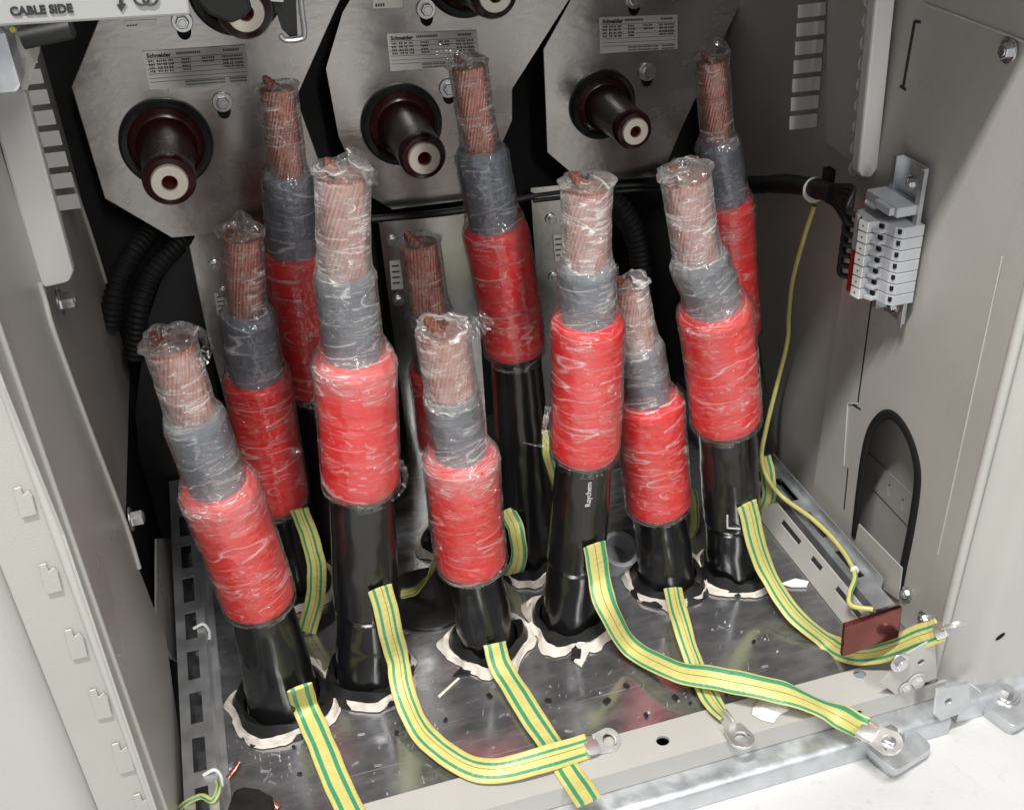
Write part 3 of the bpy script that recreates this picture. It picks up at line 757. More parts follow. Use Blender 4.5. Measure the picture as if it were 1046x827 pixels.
# ------------------------------------------------------------------ right wall with arch opening
ARCH = [(873,548),(877,510),(883,466),(889,442),(898,428),(908,423),(919,430),(930,449),(937,475),(937,500),(931,540),(923,580),(919,603)]
ap = [onx(x, y, XR) for x, y in ARCH]
hole = crom(ap, 4)
yb0 = .628; yb1 = .835
t = thing('side_panel', 'beige right side wall with an arched opening edged in black', 'side panel', V((XR, .7, 0)))
zb = -.03
outer = [V((XR, yb0, zb)), V((XR, yb1, zb)), V((XR, yb1, .98)), V((XR, yb0, .98))]
# the opening runs down to the floor rail
hole2 = [p.copy() for p in hole] 
obj('wall_sheet', MB().prism(outer, (.002, 0, 0), [hole2]), 'paint', t)
# far part of the wall set 10 mm outwards, and its return
obj('rear_sheet', MB().box((XR+.010, yb1, zb), (XR+.012, YB, .98)), 'paint', t)
obj('return_flange', MB().box((XR, yb1, zb), (XR+.0098, yb1+.002, .98)), 'paint', t)
# recess behind the arch
rc = MB(); rc.box((XR+.045, .60, -.03), (XR+.047, .86, .30))
obj('recess_sheet', rc, 'paint', t)
sp = MB()
sl = MB().prism([onx(x, y, XR+.043) for x, y in ((880,457),(936,509),(932,542),(878,484))], (.0015, 0, 0),
    [[onx(x+dx, y+dy, XR+.043) for dx, dy in ((-1.6,-6),(1.4,-7),(1.6,5),(-1.4,6))] for x, y in ((894,487),(908,501),(922,516))])
obj('slotted_strip', sl, 'paint', t)
# black edge trim
obj('edge_trim', MB().sweep([p+V((-.0005,0,0)) for p in crom(ap, 8)], .0020, 14, squash=.0052, side=[V((1,0,0))]*(len(ap)*8-7)), 'blackgap', t, True)
# overlay sheet with folded top edge and screw (upper access cover)
cov = [onx(x, y, XR-.0008) for x, y in ((946,4),(1058,44),(1030,235),(962,550),(890,470),(905,330))]
sc = onx(1030, 52, XR-.002)
obj('screw', MB().hexbolt(sc, (-1,0,0), .0062), 'zinc', t, True, auto=30)
for q, rr in (((926,606),.0050), ((944,632),.0055)):
    obj('screw', MB().hexbolt(onx(*q, XR-.001), (-1,0,0), rr), 'zinc', t, True, auto=30)
# seams and slots
def seam(a, b, w=.0012, d=XR-.0006):
    A, B = onx(*a, d), onx(*b, d); dd = (B-A).normalized(); s = dd.cross(NX)*w
    obj('seam_line', MB().prism([A+s, B+s, B-s, A-s], (.0004, 0, 0)), 'black', t)
seam((934,22),(922,90), .0016); seam((934,22),(940,23), .0012); seam((919,88),(925,92), .0012)
seam((891,300),(876,412), .0009); seam((869,412),(879,418), .0008); seam((866,478),(862,520), .0008)
for a, b in (((944,4),(1052,45)), ((1024,262),(958,566)), ((876,412),(866,412)), ((866,412),(862,476))):
    A, B = onx(*a, XR-.0008), onx(*b, XR-.0008); obj('folded_edge', MB().sweep([A, A.lerp(B,.5), B], .0009, 8), 'paint_light', t)
# small corner cover sheet at the foot of the arch
obj('foot_sheet', MB().prism([onx(x, y, XR-.005) for x, y in ((877,535),(921,580),(917,612),(900,600),(872,560))], (.0015, 0, 0)), 'paint', t)

# right front post and neighbouring front panel
t = thing('front_post', 'pale rounded vertical post closing the right wall towards the front', 'post', V((XR, .61, -.03)))
obj('post_face', MB().box((XR-.001, .602, -.03), (XR+.0015, .6278, .98)), 'paint', t)
obj('rounded_edge', MB().lathe([(.0045, 0), (.0045, 1.01)], V((XR+.0025, .599, -.03)), NZ, 24), 'paint_light', t, True)
t = thing('neighbour_cabinet', 'cream front panel of the neighbouring cabinet at far right', 'cabinet', V((.62, .59, -.055)))
# shallow S-shaped rounded fold then flat front
prof = [(XR+.007, .604), (XR+.010, .598), (XR+.018, .592), (XR+.026, .583), (XR+.032, .577), (XR+.040, .574), (1.3, .574)]
pts = [V((x, y, -.045)) for x, y in prof] + [V((x, y+.02, -.045)) for x, y in reversed(prof)]
obj('panel_sheet', MB().prism(pts, (0, 0, 1.0)), 'paint_light', t, True, auto=50)
c = ony(1022, 650, .5735); obj('slot_hole', MB().prism(circle(c, V((.8,0,.6)), V((-.6,0,.8)), .0055, 16, .0028), (0,.0003,0)), 'blackgap', t)

# ------------------------------------------------------------------ left wall
t = thing('side_panel', 'beige left side wall with a bright vertical lip and two bolts', 'side panel', V((XL, .7, 0)))
nearp = [onx(x, y, XL-.002) for x, y in ((52,330),(128,537),(140,575),(170,654),(190,800),(212,900),(185,900),(66,545),(6,395),(-50,240),(-80,-60),(-2,-60))]
obj('near_sheet', MB().prism(nearp, (-.002, 0, 0)), 'paint', t, bevel=.0005)
farp = [onx(x, y, XL-.012) for x, y in ((-60,-60),(30,-60),(55,90),(90,231),(133,361),(128,537),(140,600),(60,560),(20,330))]
obj('far_sheet', MB().prism(farp, (-.002, 0, 0)), 'paint', t)
lip = [onx(x, y, XL-.001) for x, y in ((40,290),(46,308),(55,340),(90,435),(128,535),(142,580))]
obj('lip_edge', MB().sweep(crom(lip, 4), .0022, 10), 'paint_light', t, True)
re_ = [onx(x, y, XL-.011) for x, y in ((72,180),(90,231),(112,300),(134,362))]
obj('rear_lip', MB().sweep(crom(re_, 4), .0022, 10), 'paint', t, True)
for q in ((60,308),(133,530)): obj('bolt', MB().hexbolt(onx(*q, XL-.001), (1,0,0), .0072, .011), 'zinc', t, True, auto=30)
# front post with hooks
t2 = thing('hinge_post', 'grey vertical door post at lower left with a row of small pale hooks', 'post', V((-.16, .59, -.05)))
obj('post_face', MB().box((-.182, .590, -.05), (-.1455, .592, .95)), 'paint', t2)
obj('rounded_edge', MB().lathe([(.0042, 0), (.0042, 1.0)], V((-.1425, .588, -.05)), NZ, 24), 'paint_light', t2, True)
obj('inner_edge', MB().lathe([(.0020, 0), (.0020, 1.0)], V((-.1368, .592, -.05)), NZ, 16), 'paint', t2, True)
obj('edge_return', MB().box((-.140, .593, -.05), (-.1385, .66, .95)), 'paint', t2)
for hx, hy in ((20,512),(46,590),(72,657),(97,718),(120,773),(142,825)):
    q = [ony(hx+dx, hy+dy, .5895) for dx, dy in ((-6,-14),(1,-16),(4,-8),(9,-12),(13,-8),(18,12),(2,16),(-3,0))]
    obj('hook', MB().prism(q, (0, -.0015, 0)), 'paint', t2, bevel=.0006)
t3 = thing('neighbour_cabinet', 'cream front panel of the neighbouring cabinet filling the lower left corner', 'cabinet', V((-.3, .58, -.04)))
xe = -.176
prof = [(xe-.002, .604), (xe-.004, .597), (xe-.009, .590), (xe-.016, .583), (xe-.024, .579), (xe-.034, .577), (-1.2, .577)]
pts = [V((x, y, -.04)) for x, y in prof] + [V((x, y+.02, -.04)) for x, y in reversed(prof)]
obj('panel_sheet', MB().prism(pts, (0, 0, .99)), 'paint_light', t3, True, auto=50)
obj('rubber_seal', MB().lathe([(.0022, 0), (.0022, .99)], V((xe, .594, -.04)), NZ, 14), 'black', t3, True)

# lower rear left grey sheet
o = obj('inner_sheet', MB().prism([onx(x, y, XL-.006) for x, y in ((160,550),(190,548),(192,680),(176,672),(160,640))], (-.002,0,0)), 'paint'); tag(o, 'small grey sheet standing between left wall and slotted floor rail', 'metal sheet')

# ------------------------------------------------------------------ wiring ducts
def duct(side, box, tipfn, combs, plane, lab):
    X = XR if side > 0 else XL
    t = thing('wiring_duct', lab, 'wiring duct', V((X, .85, .4)), 'slotted wiring ducts on the side walls')
    yr, yc = (.81, .93) if side > 0 else (.76, 1.00)
    obj('duct_rail', MB().prism([ony(x, y, yr) for x, y in box], (0, .014, 0)), 'white_plastic', t, bevel=.0025)
    if plane: obj('duct_base', MB().prism([onx(x, y, X-side*.004) for x, y in plane], (side*.003, 0, 0)), 'paint', t)
    for a, b, c, d in combs:
        obj('duct_finger', MB().prism([ony(x, y, yc) for x, y in (a, b, c, d)], (0, .002, 0)), 'white_plastic', t, bevel=.0008)
    for c in tipfn:
        p = ony(*c, yr+.018); obj('finger_tip', MB().prism(circle(p, NX, NZ, .0075, 18, .0085), (0, .002, 0)), 'white_plastic', t, bevel=.0006)
    return t
rc_ = []
for k in range(8):
    y = 131-19.0*k; x = 807+1.25*k*1.15
    rc_.append(((x, y-12), (x+29, y-15), (x+28, y-1), (x-.5, y+2)))
duct(1, [(899,-40),(918,-40),(896,174),(890,182),(880,181),(877,176)], [(891-2.05*k, -1+21.5*k) for k in range(9)], rc_,
     [(846,-40),(900,-40),(880,168),(862,160),(844,145)], 'white slotted wiring duct hanging on the right wall above the terminal block')
lc = []
for k in range(9):
    y = 214-21.8*k*(1-.004*k); x = 83-6.3*k
    lc.append(((x-38, y-12), (x-4, y-16), (x, y-1), (x-34, y+3)))
duct(-1, [(-30,-40),(-4,84),(26,92),(75,278),(71,288),(44,294),(39,289),(0,148),(-50,-20)], [], lc, None, 'white slotted wiring duct on the left wall below the lettered beam')

# ------------------------------------------------------------------ lettered beam, bracket
t = thing('lettered_beam', 'white beam across the upper left corner lettered CABLE SIDE', 'beam', ony(100, 10, .62))
bp = [ony(x, y, .62) for x, y in ((-60,31),(195,16),(192,-6),(188,-90),(-60,-90))]
obj('beam_sheet', MB().prism(bp, (0, .02, 0)), 'beam', t, bevel=.0015)
a, b = ony(11, 16, .6195), ony(82, 12, .6195)
text('CABLE SIDE', (b-a).length/5.75, a, b-a, NZ, 'print', t, 'lettering', .0002, .00025)
ar = [ony(x, y, .6192) for x, y in ((121,-8),(125,-8),(125.5,4),(129,4),(124,12),(119,5),(121.5,4.5))]
mb = MB().prism(ar, (0,.0004,0))
for cx in (144, 153):
    c = ony(cx, -3, .6192); r = px2m(7.5, c); mb.sweep([c+NX*(r*math.cos(k*PI/12))+NZ*(r*math.sin(k*PI/12)) for k in range(25)], .0006, 8)
obj('symbol', mb, 'print', t)
t = thing('hook_bracket', 'grey hooked sheet bracket with a black lever hanging from the top edge', 'bracket', ony(290, 10, .90))
obj('bracket_sheet', MB().prism([ony(x, y, .90) for x, y in ((276,-60),(280,6),(288,30),(296,38),(304,37),(300,-60))], (0,.004,0)), 'black', t)  # black stands in for the shaded inside of the hook
obj('bracket_edge', MB().sweep(crom([ony(x, y, .897) for x, y in ((304,-40),(308,8),(311,34),(306,40),(292,41),(286,36))], 8), .0024, 10), 'galv', t, True)
obj('lever', MB().prism([ony(x, y, .905) for x, y in ((196,-60),(200,2),(213,16),(236,25),(252,18),(258,10),(254,-4),(264,-60))], (0,.012,0)), 'black', t, bevel=.003)
obj('lever_cap', MB().prism([ony(x, y, .89) for x, y in ((274,-40),(276,2),(290,3),(291,-40))], (0,.006,0)), 'galv', t, bevel=.001)
# left bracket under the beam
t = thing('angle_bracket', 'grey angled bracket at the top left edge under the lettered beam', 'bracket', ony(20, 60, .66))
obj('bracket_face', MB().prism([ony(x, y, .66) for x, y in ((-30,32),(5,30),(22,88),(18,94),(-30,98))], (0,.03,0)), 'galv', t, bevel=.002)
obj('bracket_side', MB().prism([ony(x, y, .70) for x, y in ((8,30),(42,26),(40,55),(28,92),(22,92))], (0,.004,0)), 'paint', t)
obj('bracket_pin', MB().lathe([(.006,0),(.006,.028),(.004,.03)], ony(22,40,.69), V((1,0,.1)), 20), 'black', t, True)
obj('warning_dot', MB().prism(circle(ony(13,30,.656), NX, NZ, .0016, 12), (0,-.001,0)), 'yellow', t)

# ------------------------------------------------------------------ terminal block, rail, loom
t = thing('terminal_block', 'grey terminal block with white markers and a red strip on the right wall', 'terminal block', onx(915, 250, XR))
railm = MB()
A0, A1 = onx(936, 165, XR-.006), onx(912, 322, XR-.006)
ax = (A1-A0); ayv = NY*.0175
railm.prism([A0-ayv, A0+ayv, A1+ayv, A1-ayv], (-.0012,0,0))
for s in (-1, 1):
    railm.obox(A0.lerp(A1,.5)+ayv*s+V((-.0035,0,0)), ax*.5, NY*.0007, NX*.0035)
    railm.obox(A0.lerp(A1,.5)+ayv*s*1.14+V((-.007,0,0)), ax*.5, NY*.003, NX*.0006)
obj('mounting_rail', railm, 'galv', t)
obj('screw', MB().hexbolt(A0.lerp(A1,.13)+V((-.0015,0,0)), (-1,0,0), .0045), 'zinc', t, True, auto=30)
obj('screw', MB().hexbolt(A0.lerp(A1,.93)+V((-.0015,0,0)), (-1,0,0), .0045), 'zinc', t, True, auto=30)
zt, zb_ = A0.lerp(A1,.325), A0.lerp(A1,.835)
ec = A0.lerp(A1,.24)
e = MB(); e.obox(ec+V((-.014,.004,0)), NX*.0125, NY*.024, ax*.030); e.obox(ec+V((-.028,-.004,0)), NX*.003, NY*.012, ax*.024)
obj('end_clamp', e, 'greyplastic', t, bevel=.001)
for k in range(7):
    f0, f1 = k/7, (k+.93)/7
    c0, c1 = zt.lerp(zb_, f0), zt.lerp(zb_, f1)
    # stepped outline in the (y, -x) plane
    prof = [(-.025,0),(-.025,-.020),(-.019,-.025),(-.011,-.027),(-.004,-.031),(-.002,-.040),(.0075,-.0425),(.010,-.039),(.024,-.036),(.027,-.028),(.027,0)]
    b = obj('terminal', MB().prism([c0+V((x, y, 0)) for y, x in prof], c1-c0), 'greyplastic', t, bevel=.0006)
    mm = MB().prism([c0+(c1-c0)*.04+V((x, y, 0)) for y, x in ((-.0022,-.0402),(.0072,-.0426),(.0074,-.0436),(-.0024,-.0412))], (c1-c0)*.92); obj('marker', mm, 'labelwhite', b)
    dots = MB(); dots.lathe([(.0009,0),(.0009,.0004)], c0.lerp(c1,.5)+V((-.0424,.0025,0)), V((-1,0,0)), 8); obj('print', dots, 'print', b)
    lv = MB(); lv.obox(c0.lerp(c1,.70)+V((-.0325,-.0072,0)), V((.0035,.0006,0)), V((-.0018,.0036,0)), (c1-c0)*.17); obj('lever', lv, 'labelwhite' if k % 7 == 9 else 'greyplastic', b, bevel=.0006)
    for yy, xx in ((-.0055,-.0300),(.0118,-.0384),(.0222,-.0362),(-.0222,-.0224)): obj('entry_hole', MB().obox(c0.lerp(c1,.36)+V((xx, yy, 0)), NX*.0012, NY*(.0032 if yy == -.0055 else .0013), (c1-c0)*.20), 'blackgap', b)
st = zt.lerp(zb_, .0); 
bs = lambda f0, f1: MB().prism([zt.lerp(zb_, f0)+V((-.0372,.0195,0)), zt.lerp(zb_, f0)+V((-.0382,.0142,0)), zt.lerp(zb_, f1)+V((-.0382,.0142,0)), zt.lerp(zb_, f1)+V((-.0372,.0195,0))], (-.003,0,0))
obj('bridge_strip', bs(0, .44), 'greyplastic', t)
rs = obj('bridge_strip', bs(.45, 1.0), 'redplastic', t); rs['label'] = 'red bridge strip'

t = thing('wire_loom', 'thick black wire loom fanning out into the terminal block', 'wire loom', ony(770, 190, 1.08))
trunk = [ony(690, 191, 1.09), ony(715, 190, 1.078), ony(742, 189, 1.055), onx(770, 189, .566), onx(805, 188, .563), onx(840, 194, .560), onx(852, 199, .558)]
obj('loom_sleeve', MB().sweep(crom(trunk, 14), [.0098*(1+.12*noise.noise(V((i*.3, 1, 2)))) for i in range(14*6+1)], 20), 'black', t, True)
for k in range(2):
    obj('wire', MB().sweep(crom([ony(545, 200+k*5, 1.10), ony(600, 193+k*6, 1.10), ony(650, 189+k*5, 1.10), ony(700, 189+k*3, 1.083)], 10), .0026, 10), 'black', t, True)
for k in range(7):
    f = k/6; term = zt.lerp(zb_, .06+.80*f) + V((-.0365, .0235, 0))
    pts = [onx(846, 190+f*14, .559), onx(858-2*f, 190+f*24, .552), onx(872-7*f, 192+f*44, .544), term+V((-.004, .010, .003)), term]
    obj('wire', MB().sweep(crom(pts, 10), .0026, 12), 'black', t, True)
tie = onx(832, 194, .562); obj('cable_tie', MB().lathe([(.0125,-.0016),(.0131,0),(.0125,.0016)], tie, (onx(842,197,.562)-onx(815,190,.562)), 24), 'labelwhite', t, True)
obj('tie_mount', MB().obox(onx(846,184,.565), NX*.004, NY*.006, NZ*.012), 'black', t, bevel=.001)
for k, q in enumerate(((886,205,.548),(872,238,.552),(866,246,.555))): obj('ferrule', MB().lathe([(.0035,0),(.0042,.009),(.003,.012)], onx(*q), V((.3,-.9,-.2)), 14), 'labelwhite', t, True)
# thin dark cable under the plates
o = obj('thin_cable', MB().sweep(crom([ony(*p) for p in ((250,232,1.10),(330,228,1.10),(402,222,1.10),(470,215,1.10),(545,200,1.10))], 10), .0042, 10), 'black', None, True); tag(o, 'thin black cable strung along the lower edge of the bushing plates', 'cable')

# green/yellow single wires
def wire(pts, r, label):
    P = crom(pts, 14); o = obj('earth_wire', MB().sweep(P, r, 14), 'wire_gy', None, True); tag(o, label, 'earth wire', 'thin green and yellow earth wires'); return o
wire([onx(832,210,.566), onx(822,240,.566), onx(810,285,.568), onx(806,320,.568), onx(804,350,.568), onx(793,395,.566), ony(782,440,.87), ony(778,466,.86), ony(784,488,.84), onz(800,508,.042), onz(830,530,.042), onz(856,556,.042), onz(873,585,.044), onz(868,606,.040), onz(870,618,.036), onz(892,622,.038)], .0027, 'thin green and yellow wire dropping from the loom along the right wall')
wire([onz(176,838,.0), onz(187,822,.03), onz(205,813,.033), onz(217,817,.033), onz(223,806,.036), onz(222,798,.03)], .0027, 'short green and yellow wire end curled at the front of the left rail')
obj_tie = obj('cable_tie', MB().lathe([(.0042,-.002),(.0045,0),(.0042,.002)], onz(873,582,.044), V((0,-1,0)), 18), 'labelwhite', None, True); tag(obj_tie, 'small white tie gripping the thin earth wire near the copper bar', 'cable tie')

# ------------------------------------------------------------------ floor rails
def slotted(y0, y1, x0, x1, z, th, slots, mb=None):
    """horizontal strip along y with slots cut out, made of butted pieces"""
    mb = mb or MB(); w = (x1-x0); a, b = x0+w*.30, x0+w*.74
    mb.box((x0, y0, z-th), (a, y1, z)); mb.box((b, y0, z-th), (x1, y1, z))
    yy = y0
    for s0, s1 in slots:
        mb.box((a, yy, z-th), (b, s0, z)); yy = s1
    mb.box((a, yy, z-th), (b, y1, z)); return mb
t = thing('slotted_rail', 'long galvanised slotted rail along the foot of the left wall', 'slotted rail', V((-.11, .7, 0)))
sl = []
y = .615
while y < 1.10: sl.append((y, y+.040)); y += .056
zz = .030; xl = -.131
rb = slotted(.605, 1.12, xl, xl+.026, zz, .0015, sl)
rb.box((xl-.0015, .605, .001), (xl, 1.12, zz)); rb.box((xl+.026, .605, .001), (xl+.0275, 1.12, zz))
obj('rail_profile', rb, 'galv', t)
fl = MB().box((xl+.0275, .605, .0008), (xl+.034, 1.12, .0022)); obj('rail_foot', fl, 'galv', t)
for yv in (.665, .852):
    c = V((xl+.026, yv, zz)); k = crom([c+V((-.010,0,.001)), c+V((0,0,.004)), c+V((.004,-.002,-.004)), c+V((.003,-.004,-.014))], 6)
    obj('cable_tie', MB().sweep(k, .0016, 8), 'labelwhite', t, True)

t = thing('slotted_rail', 'long galvanised slotted rail running along the foot of the right wall', 'slotted rail', V((.55, .8, 0)))
sl = []; y = .70
while y < 1.05: sl.append((y, y+.045)); y += .068
rb = slotted(.655, 1.12, .545, .566, .030, .0015, sl); rb.box((.5435, .655, .012), (.545, 1.12, .030)); rb.box((.566, .68, .03), (.5675, 1.12, .042))
obj('rail_profile', rb, 'galv', t)
x0, x1, za, zb2 = .522, .536, .0008, .026
obj('painted_angle', MB().prism([V((x0, .618, za)), V((x1, .618, zb2)), V((x1, 1.12, zb2)), V((x0, 1.12, za))], (.0012,0,.0007),
   [[V((x0+(x1-x0)*a_, yy, za+(zb2-za)*a_)) for a_, yy in ((.55,y0),(.80,y0),(.80,y1),(.55,y1))] for y0, y1 in ((.66,.705),(.735,.755),(.78,.82),(.85,.89),(.93,.97),(1.01,1.05))]), 'paint', t)
# ------------------------------------------------------------------ sill, base rail, clamps, floor bits
fold = ony(700, 765, 0.585)
YS = .573                                  # front face of the sill
t = thing('front_sill', 'grey painted front sill with round holes along the compartment opening', 'sill', V((.2, .59, 0)))
zs = .004
hl = [onz(x, y, zs) for x, y in ((677,756),(562,795),(878,688),(450,835),(340,870),(775,722))]
hol = [circle(h_, NX, NY, .0062, 20, .0055) for h_ in (hl[0], hl[2])]
obj('sill_top', MB().prism([V((XL-.05, YS, zs)), V((XR-.03, YS, zs)), V((XR-.03, YF, zs)), V((XL-.05, YF, zs))], (0,0,-.003), hol), 'paint_light', t)
hf = [circle(V((.480, YS, -.0105)), NX, NZ, .0042, 18)]
obj('sill_front', MB().prism([V((XL-.05, YS, zs-.0031)), V((XR-.004, YS, zs-.0031)), V((XR-.004, YS, -.0205)), V((XL-.05, YS, -.0205))], (0,.002,0), hf), 'paint_light', t)
# corner bracket, bolts
obj('corner_bracket', MB().prism([ony(x, y, YS-.002) for x, y in ((900,697),(926,668),(955,651),(957,692),(915,709))], (0,.0016,0), [circle(ony(941,676,YS-.002), NX, NZ, .0038, 16)]), 'paint_light', t)
for q, yv in (((919,676),YS-.004), ((925,702),YS-.003), ((936,695),YS-.003)):
    obj('bolt', MB().hexbolt(ony(*q, yv), (0,-1,.25) if q[1] < 680 else (0,-1,0), .0062 if q[1] < 700 else .0045), 'paint_light' if q[1] > 680 else 'zinc', t, True, auto=30)

t = thing('base_rail', 'galvanised base rail with a rounded top lying on the white floor', 'base rail', V((.2, .57, ZC)))
zr = -.0215
prof = [(YS+.02, ZC+.001), (.549, ZC+.001), (.549, zr-.007), (.5515, zr-.002), (.556, zr), (YS+.02, zr)]
obj('rail_profile', MB().prism([V((XL-.3, y, z)) for y, z in prof], (XR-.01-XL+.3, 0, 0)), 'galv', t, True, auto=50)
obj('joint_plate', MB().prism([ony(x, y, .546) for x, y in ((957,704),(990,697),(992,720),(985,727),(961,736),(955,730))], (0,.003,0), [circle(ony(969,716,.546), NX, NZ, .004, 16)]), 'galv', t, bevel=.0006)
o = obj('base_rail', MB().prism([V((XR+.005, y+.008, z)) for y, z in prof], (.8, 0, 0)), 'galv', None, True, auto=50); tag(o, 'second galvanised base rail under the cream panel at far right', 'base rail')
o = obj('cable_tray_gap', MB().box((XR+.0, .60, ZC), (1.3, .62, -.04)), 'blackgap'); struct(o)

def clamp(cx, cy, lab, s=1.0, rot=0.25):
    p = onz(cx, cy, ZC+.012); t = thing('floor_clamp', lab, 'floor clamp', V((p.x, p.y, ZC)), 'galvanised floor clamps bolted in front of the base rails')
    u = V((math.cos(rot), math.sin(rot), 0)); w = V((-math.sin(rot), math.cos(rot), 0)); hw, hl_, r = .026*s, .030*s, .008*s
    def rr(z, k=1): 
        out = []
        for sx, sy, a0 in ((1,1,0),(-1,1,PI/2),(-1,-1,PI),(1,-1,3*PI/2)):
            for i in range(5):
                a_ = a0+PI/2*i/4; out.append(V((p.x,p.y,z))+u*(k*(sx*(hw-r)+r*math.cos(a_)))+w*(k*(sy*(hl_-r)+r*math.sin(a_))))
        return out
    obj('clamp_plate', MB().prism(rr(ZC+.008), (0,0,.009)), 'galv', t, bevel=.0015)
    obj('clamp_pad', MB().prism(rr(ZC+.0005, .9), (0,0,.0075)), 'galv', t, bevel=.001)
    obj('clamp_tongue', MB().obox(V((p.x,p.y,ZC+.021))+w*.024*s, u*hw*.9, w*.012*s, NZ*.004), 'galv', t, bevel=.001)
    bo = MB(); bo.lathe([(.0135*s,0),(.0135*s,.002),(.0125*s,.0026)], V((p.x,p.y,ZC+.017)), NZ, 30); obj('washer', bo, 'zinc', t, True, auto=30)
    obj('bolt', MB().hexbolt(V((p.x,p.y,ZC+.0196)), NZ, .0068*s, .0075*s), 'zinc', t, True, auto=30)
clamp(908, 756, 'galvanised floor clamp under the lug of the longest earth strap')
clamp(1026, 714, 'galvanised floor clamp with a hex bolt below the cream right panel', 1.0)
o = obj('copper_strip', MB().prism([ony(x, y, .59) for x, y in ((1040,700),(1060,694),(1060,712),(1042,716))], (0,.003,0)), 'copper', None); tag(o, 'sliver of copper strip at the far right edge beside the bolted clamp', 'copper strip')

# copper bar offcut standing at the sill corner
q = [ony(x, y, yv) for x, y, yv in ((863,640,.604),(922,621,.590),(918,651,.588),(860,671,.602))]
o = obj('copper_bar', MB().prism(q, (.0005,.005,.0005)), 'copper_plate', None, bevel=.0008); tag(o, 'small flat dark copper bar standing at the right end of the sill', 'copper bar')

# paper scrap, yellow strap offcut, screws, shards
pp = [onz(x, y, .0055) for x, y in ((769,722),(776,714),(790,713),(801,717),(806,725),(796,730),(790,738),(778,735),(768,729))]
mb = MB(); c = sum(pp, V((0,0,0)))/len(pp)+NZ*.004; mb.add([c]+pp+[p.lerp(c,.5)+NZ*(.003*random.random()) for p in pp], [(0, 10+i, 10+(i+1)%9) for i in range(9)]+[(10+i, 1+i, 1+(i+1)%9, 10+(i+1)%9) for i in range(9)])
o = obj('paper_scrap', mb, 'paper'); tag(o, 'crumpled white paper scrap on the sill under the longest strap', 'paper scrap')
a = onz(707,815,ZC+.003); b = onz(731,799,ZC+.003)
o = obj('strap_offcut', MB().sweep([a, a.lerp(b,.5), b], .0085, 24, squash=.002, side=[V((.35,-.9,0))]*3), 'strapA', None, True, auto=60); tag(o, 'short green and yellow strap offcut on the white floor', 'strap offcut')
for k, q in enumerate(((782,788),(789,787))):
    p = onz(*q, ZC+.004); o = obj('loose_screw', MB().hexbolt(p, V((.7-.9*k,.4,.3)), .0038, .009), 'zinc', None, True, auto=30); tag(o, ('loose zinc screw on the white floor, the left one of two', 'loose zinc screw on the white floor, the right one of two')[k], 'screw')
def curl(pts, r, m, lab, cat, sq=None):
    P = crom(pts, 8); o = obj(cat.replace(' ', '_'), MB().sweep(P, r, 10, squash=sq), m, None, True); tag(o, lab, cat); return o
curl([onz(232,794,.002), onz(239,785,.006), onz(244,777,.008)], .0026, 'copper', 'bright curl of cut copper near the left rail', 'copper shard', .0012)
curl([onz(262,822,.004), onz(272,816,.007), onz(285,824,.004)], .0030, 'copper', 'copper shard lying on the black offcut at the bottom edge', 'copper shard', .0014)
o = obj('rubber_offcut', MB().prism([onz(x, y, .001) for x, y in ((233,832),(240,812),(252,808),(266,810),(280,818),(284,836),(280,850),(240,850))], (0,0,.008)), 'rubber', None, bevel=.003); tag(o, 'black rubber offcut at the bottom edge under a copper shard', 'rubber offcut')
# black crumbs one can count
chips = [(258,760),(306,790),(405,748),(432,812),(660,730),(678,738),(705,718),(742,708),(735,690),(770,655),(815,640),(500,710),(560,715),(455,735),(620,715),(640,700),(300,762),(690,712),(668,742),(835,600)]
for k, (x, y) in enumerate(chips):
    p = onz(x, y, .0015); s = random.uniform(.0014, .0034); a_ = random.random()*3
    o = obj('rubber_crumb', MB().obox(p, V((math.cos(a_), math.sin(a_), 0))*s, V((-math.sin(a_), math.cos(a_), 0))*s*.7, NZ*.001), 'black')
    tag(o, 'tiny black rubber crumb on the scratched steel floor plate', 'rubber crumb', 'black rubber crumbs scattered on the floor plate')
mb = MB(); rnd = random.Random(11)
for k in range(260):
    cl = rnd.choice(((290,745,60,40),(560,700,200,60),(430,760,90,50),(280,770,40,30),(760,640,70,35),(660,690,90,40)))
    x, y = rnd.gauss(cl[0], cl[2]*.6), rnd.gauss(cl[1], cl[3]*.6)
    p = onz(x, y, .0008)
    if not (XL+.04 < p.x < XR-.08 and YF+.004 < p.y < .9): continue
    if any((p-V((d['base'].x, d['base'].y, p.z))).length < d['rB']*1.5 for d in CAB.values()): continue
    a_ = rnd.random()*PI; l = rnd.choice((.0006,.0006,.0009,.0012,.0035)); w_ = .00032
    mb.obox(p, V((math.cos(a_), math.sin(a_), 0))*l, V((-math.sin(a_), math.cos(a_), 0))*w_, NZ*.0004)
o = obj('metal_swarf', mb, 'swarf'); o['kind'] = 'stuff'

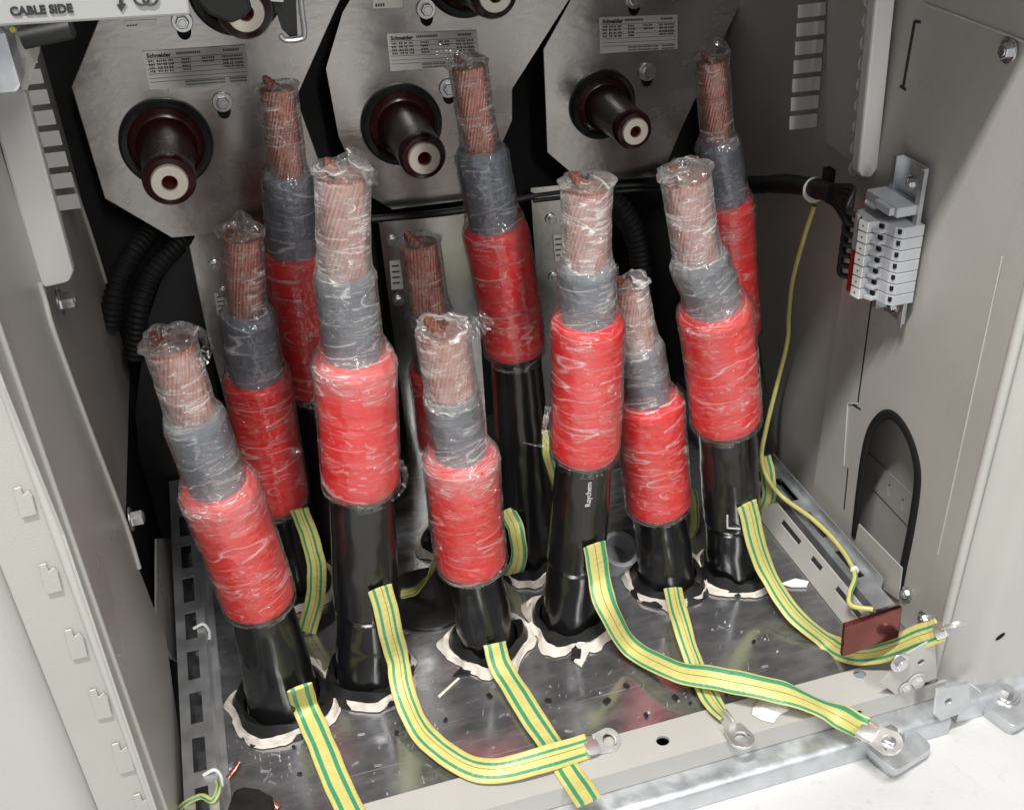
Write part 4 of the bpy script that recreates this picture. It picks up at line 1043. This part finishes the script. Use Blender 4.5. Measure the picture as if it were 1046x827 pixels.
# ------------------------------------------------------------------ cabinet shell beyond the frame (roof, header, outer side) and an added shadow caster
o = obj('roof', MB().box((XL-.12, .585, .985), (XR+.14, YB+.02, 1.0)), 'paint'); struct(o)
o = obj('header', MB().box((XL-.3, .575, .93), (XR+.4, .587, 1.0)), 'paint'); struct(o)
o = obj('shadow_plate', MB().box((.27, .588, .742), (XR+.4, .600, .984)), 'paint'); struct(o)  # unseen plate added to cast the diagonal shadow on the right wall
o = obj('outer_side', MB().box((XR+.13, .63, -.16), (XR+.14, YB+.02, .985)), 'paint'); struct(o)
o = obj('outer_side', MB().box((XL-.026, .612, -.16), (XL-.022, YB, .985)), 'blackgap'); struct(o)  # coloured black in place of shade in the gaps by the left wall

# ------------------------------------------------------------------ lights, world, camera
def area(name, loc, tgt, sx, sy, e, col=(1, .985, .96)):
    l = bpy.data.lights.new(name, 'AREA'); l.shape = 'RECTANGLE'; l.size = sx; l.size_y = sy; l.energy = e; l.color = col
    o = bpy.data.objects.new(name, l); C.objects.link(o); o.location = loc
    o.rotation_euler = (V(tgt)-V(loc)).to_track_quat('-Z', 'Y').to_euler(); return o
area('ceiling_lamp', (-.32, -.02, 2.3), (-.32, .6, 0), .60, .07, 68)
area('ceiling_lamp', (.52, -1.7, 2.3), (.25, .8, .2), .25, 1.3, 50)
w = bpy.data.worlds.new('World'); scn.world = w; w.use_nodes = True
w.node_tree.nodes['Background'].inputs[0].default_value = (.95, .97, 1, 1); w.node_tree.nodes['Background'].inputs[1].default_value = .36

cam = bpy.data.cameras.new('camera'); co = bpy.data.objects.new('camera', cam); C.objects.link(co); scn.camera = co
cam.sensor_width = 36; cam.lens = 36*F/1046; cam.clip_start = .01; cam.clip_end = 50
co.matrix_world = Matrix(((RT.x, UP.x, -FW.x, CAM.x), (RT.y, UP.y, -FW.y, CAM.y), (RT.z, UP.z, -FW.z, CAM.z), (0, 0, 0, 1)))
scn.view_settings.view_transform = 'Standard'; scn.view_settings.look = 'None'; scn.view_settings.exposure = 0; scn.view_settings.gamma = 1
cy = scn.cycles; cy.max_bounces = 8; cy.diffuse_bounces = 4; cy.glossy_bounces = 4; cy.transmission_bounces = 4; cy.transparent_max_bounces = 16
cy.use_denoising = True; cy.sample_clamp_indirect = 4; cy.caustics_reflective = True; cy.blur_glossy = 1.0
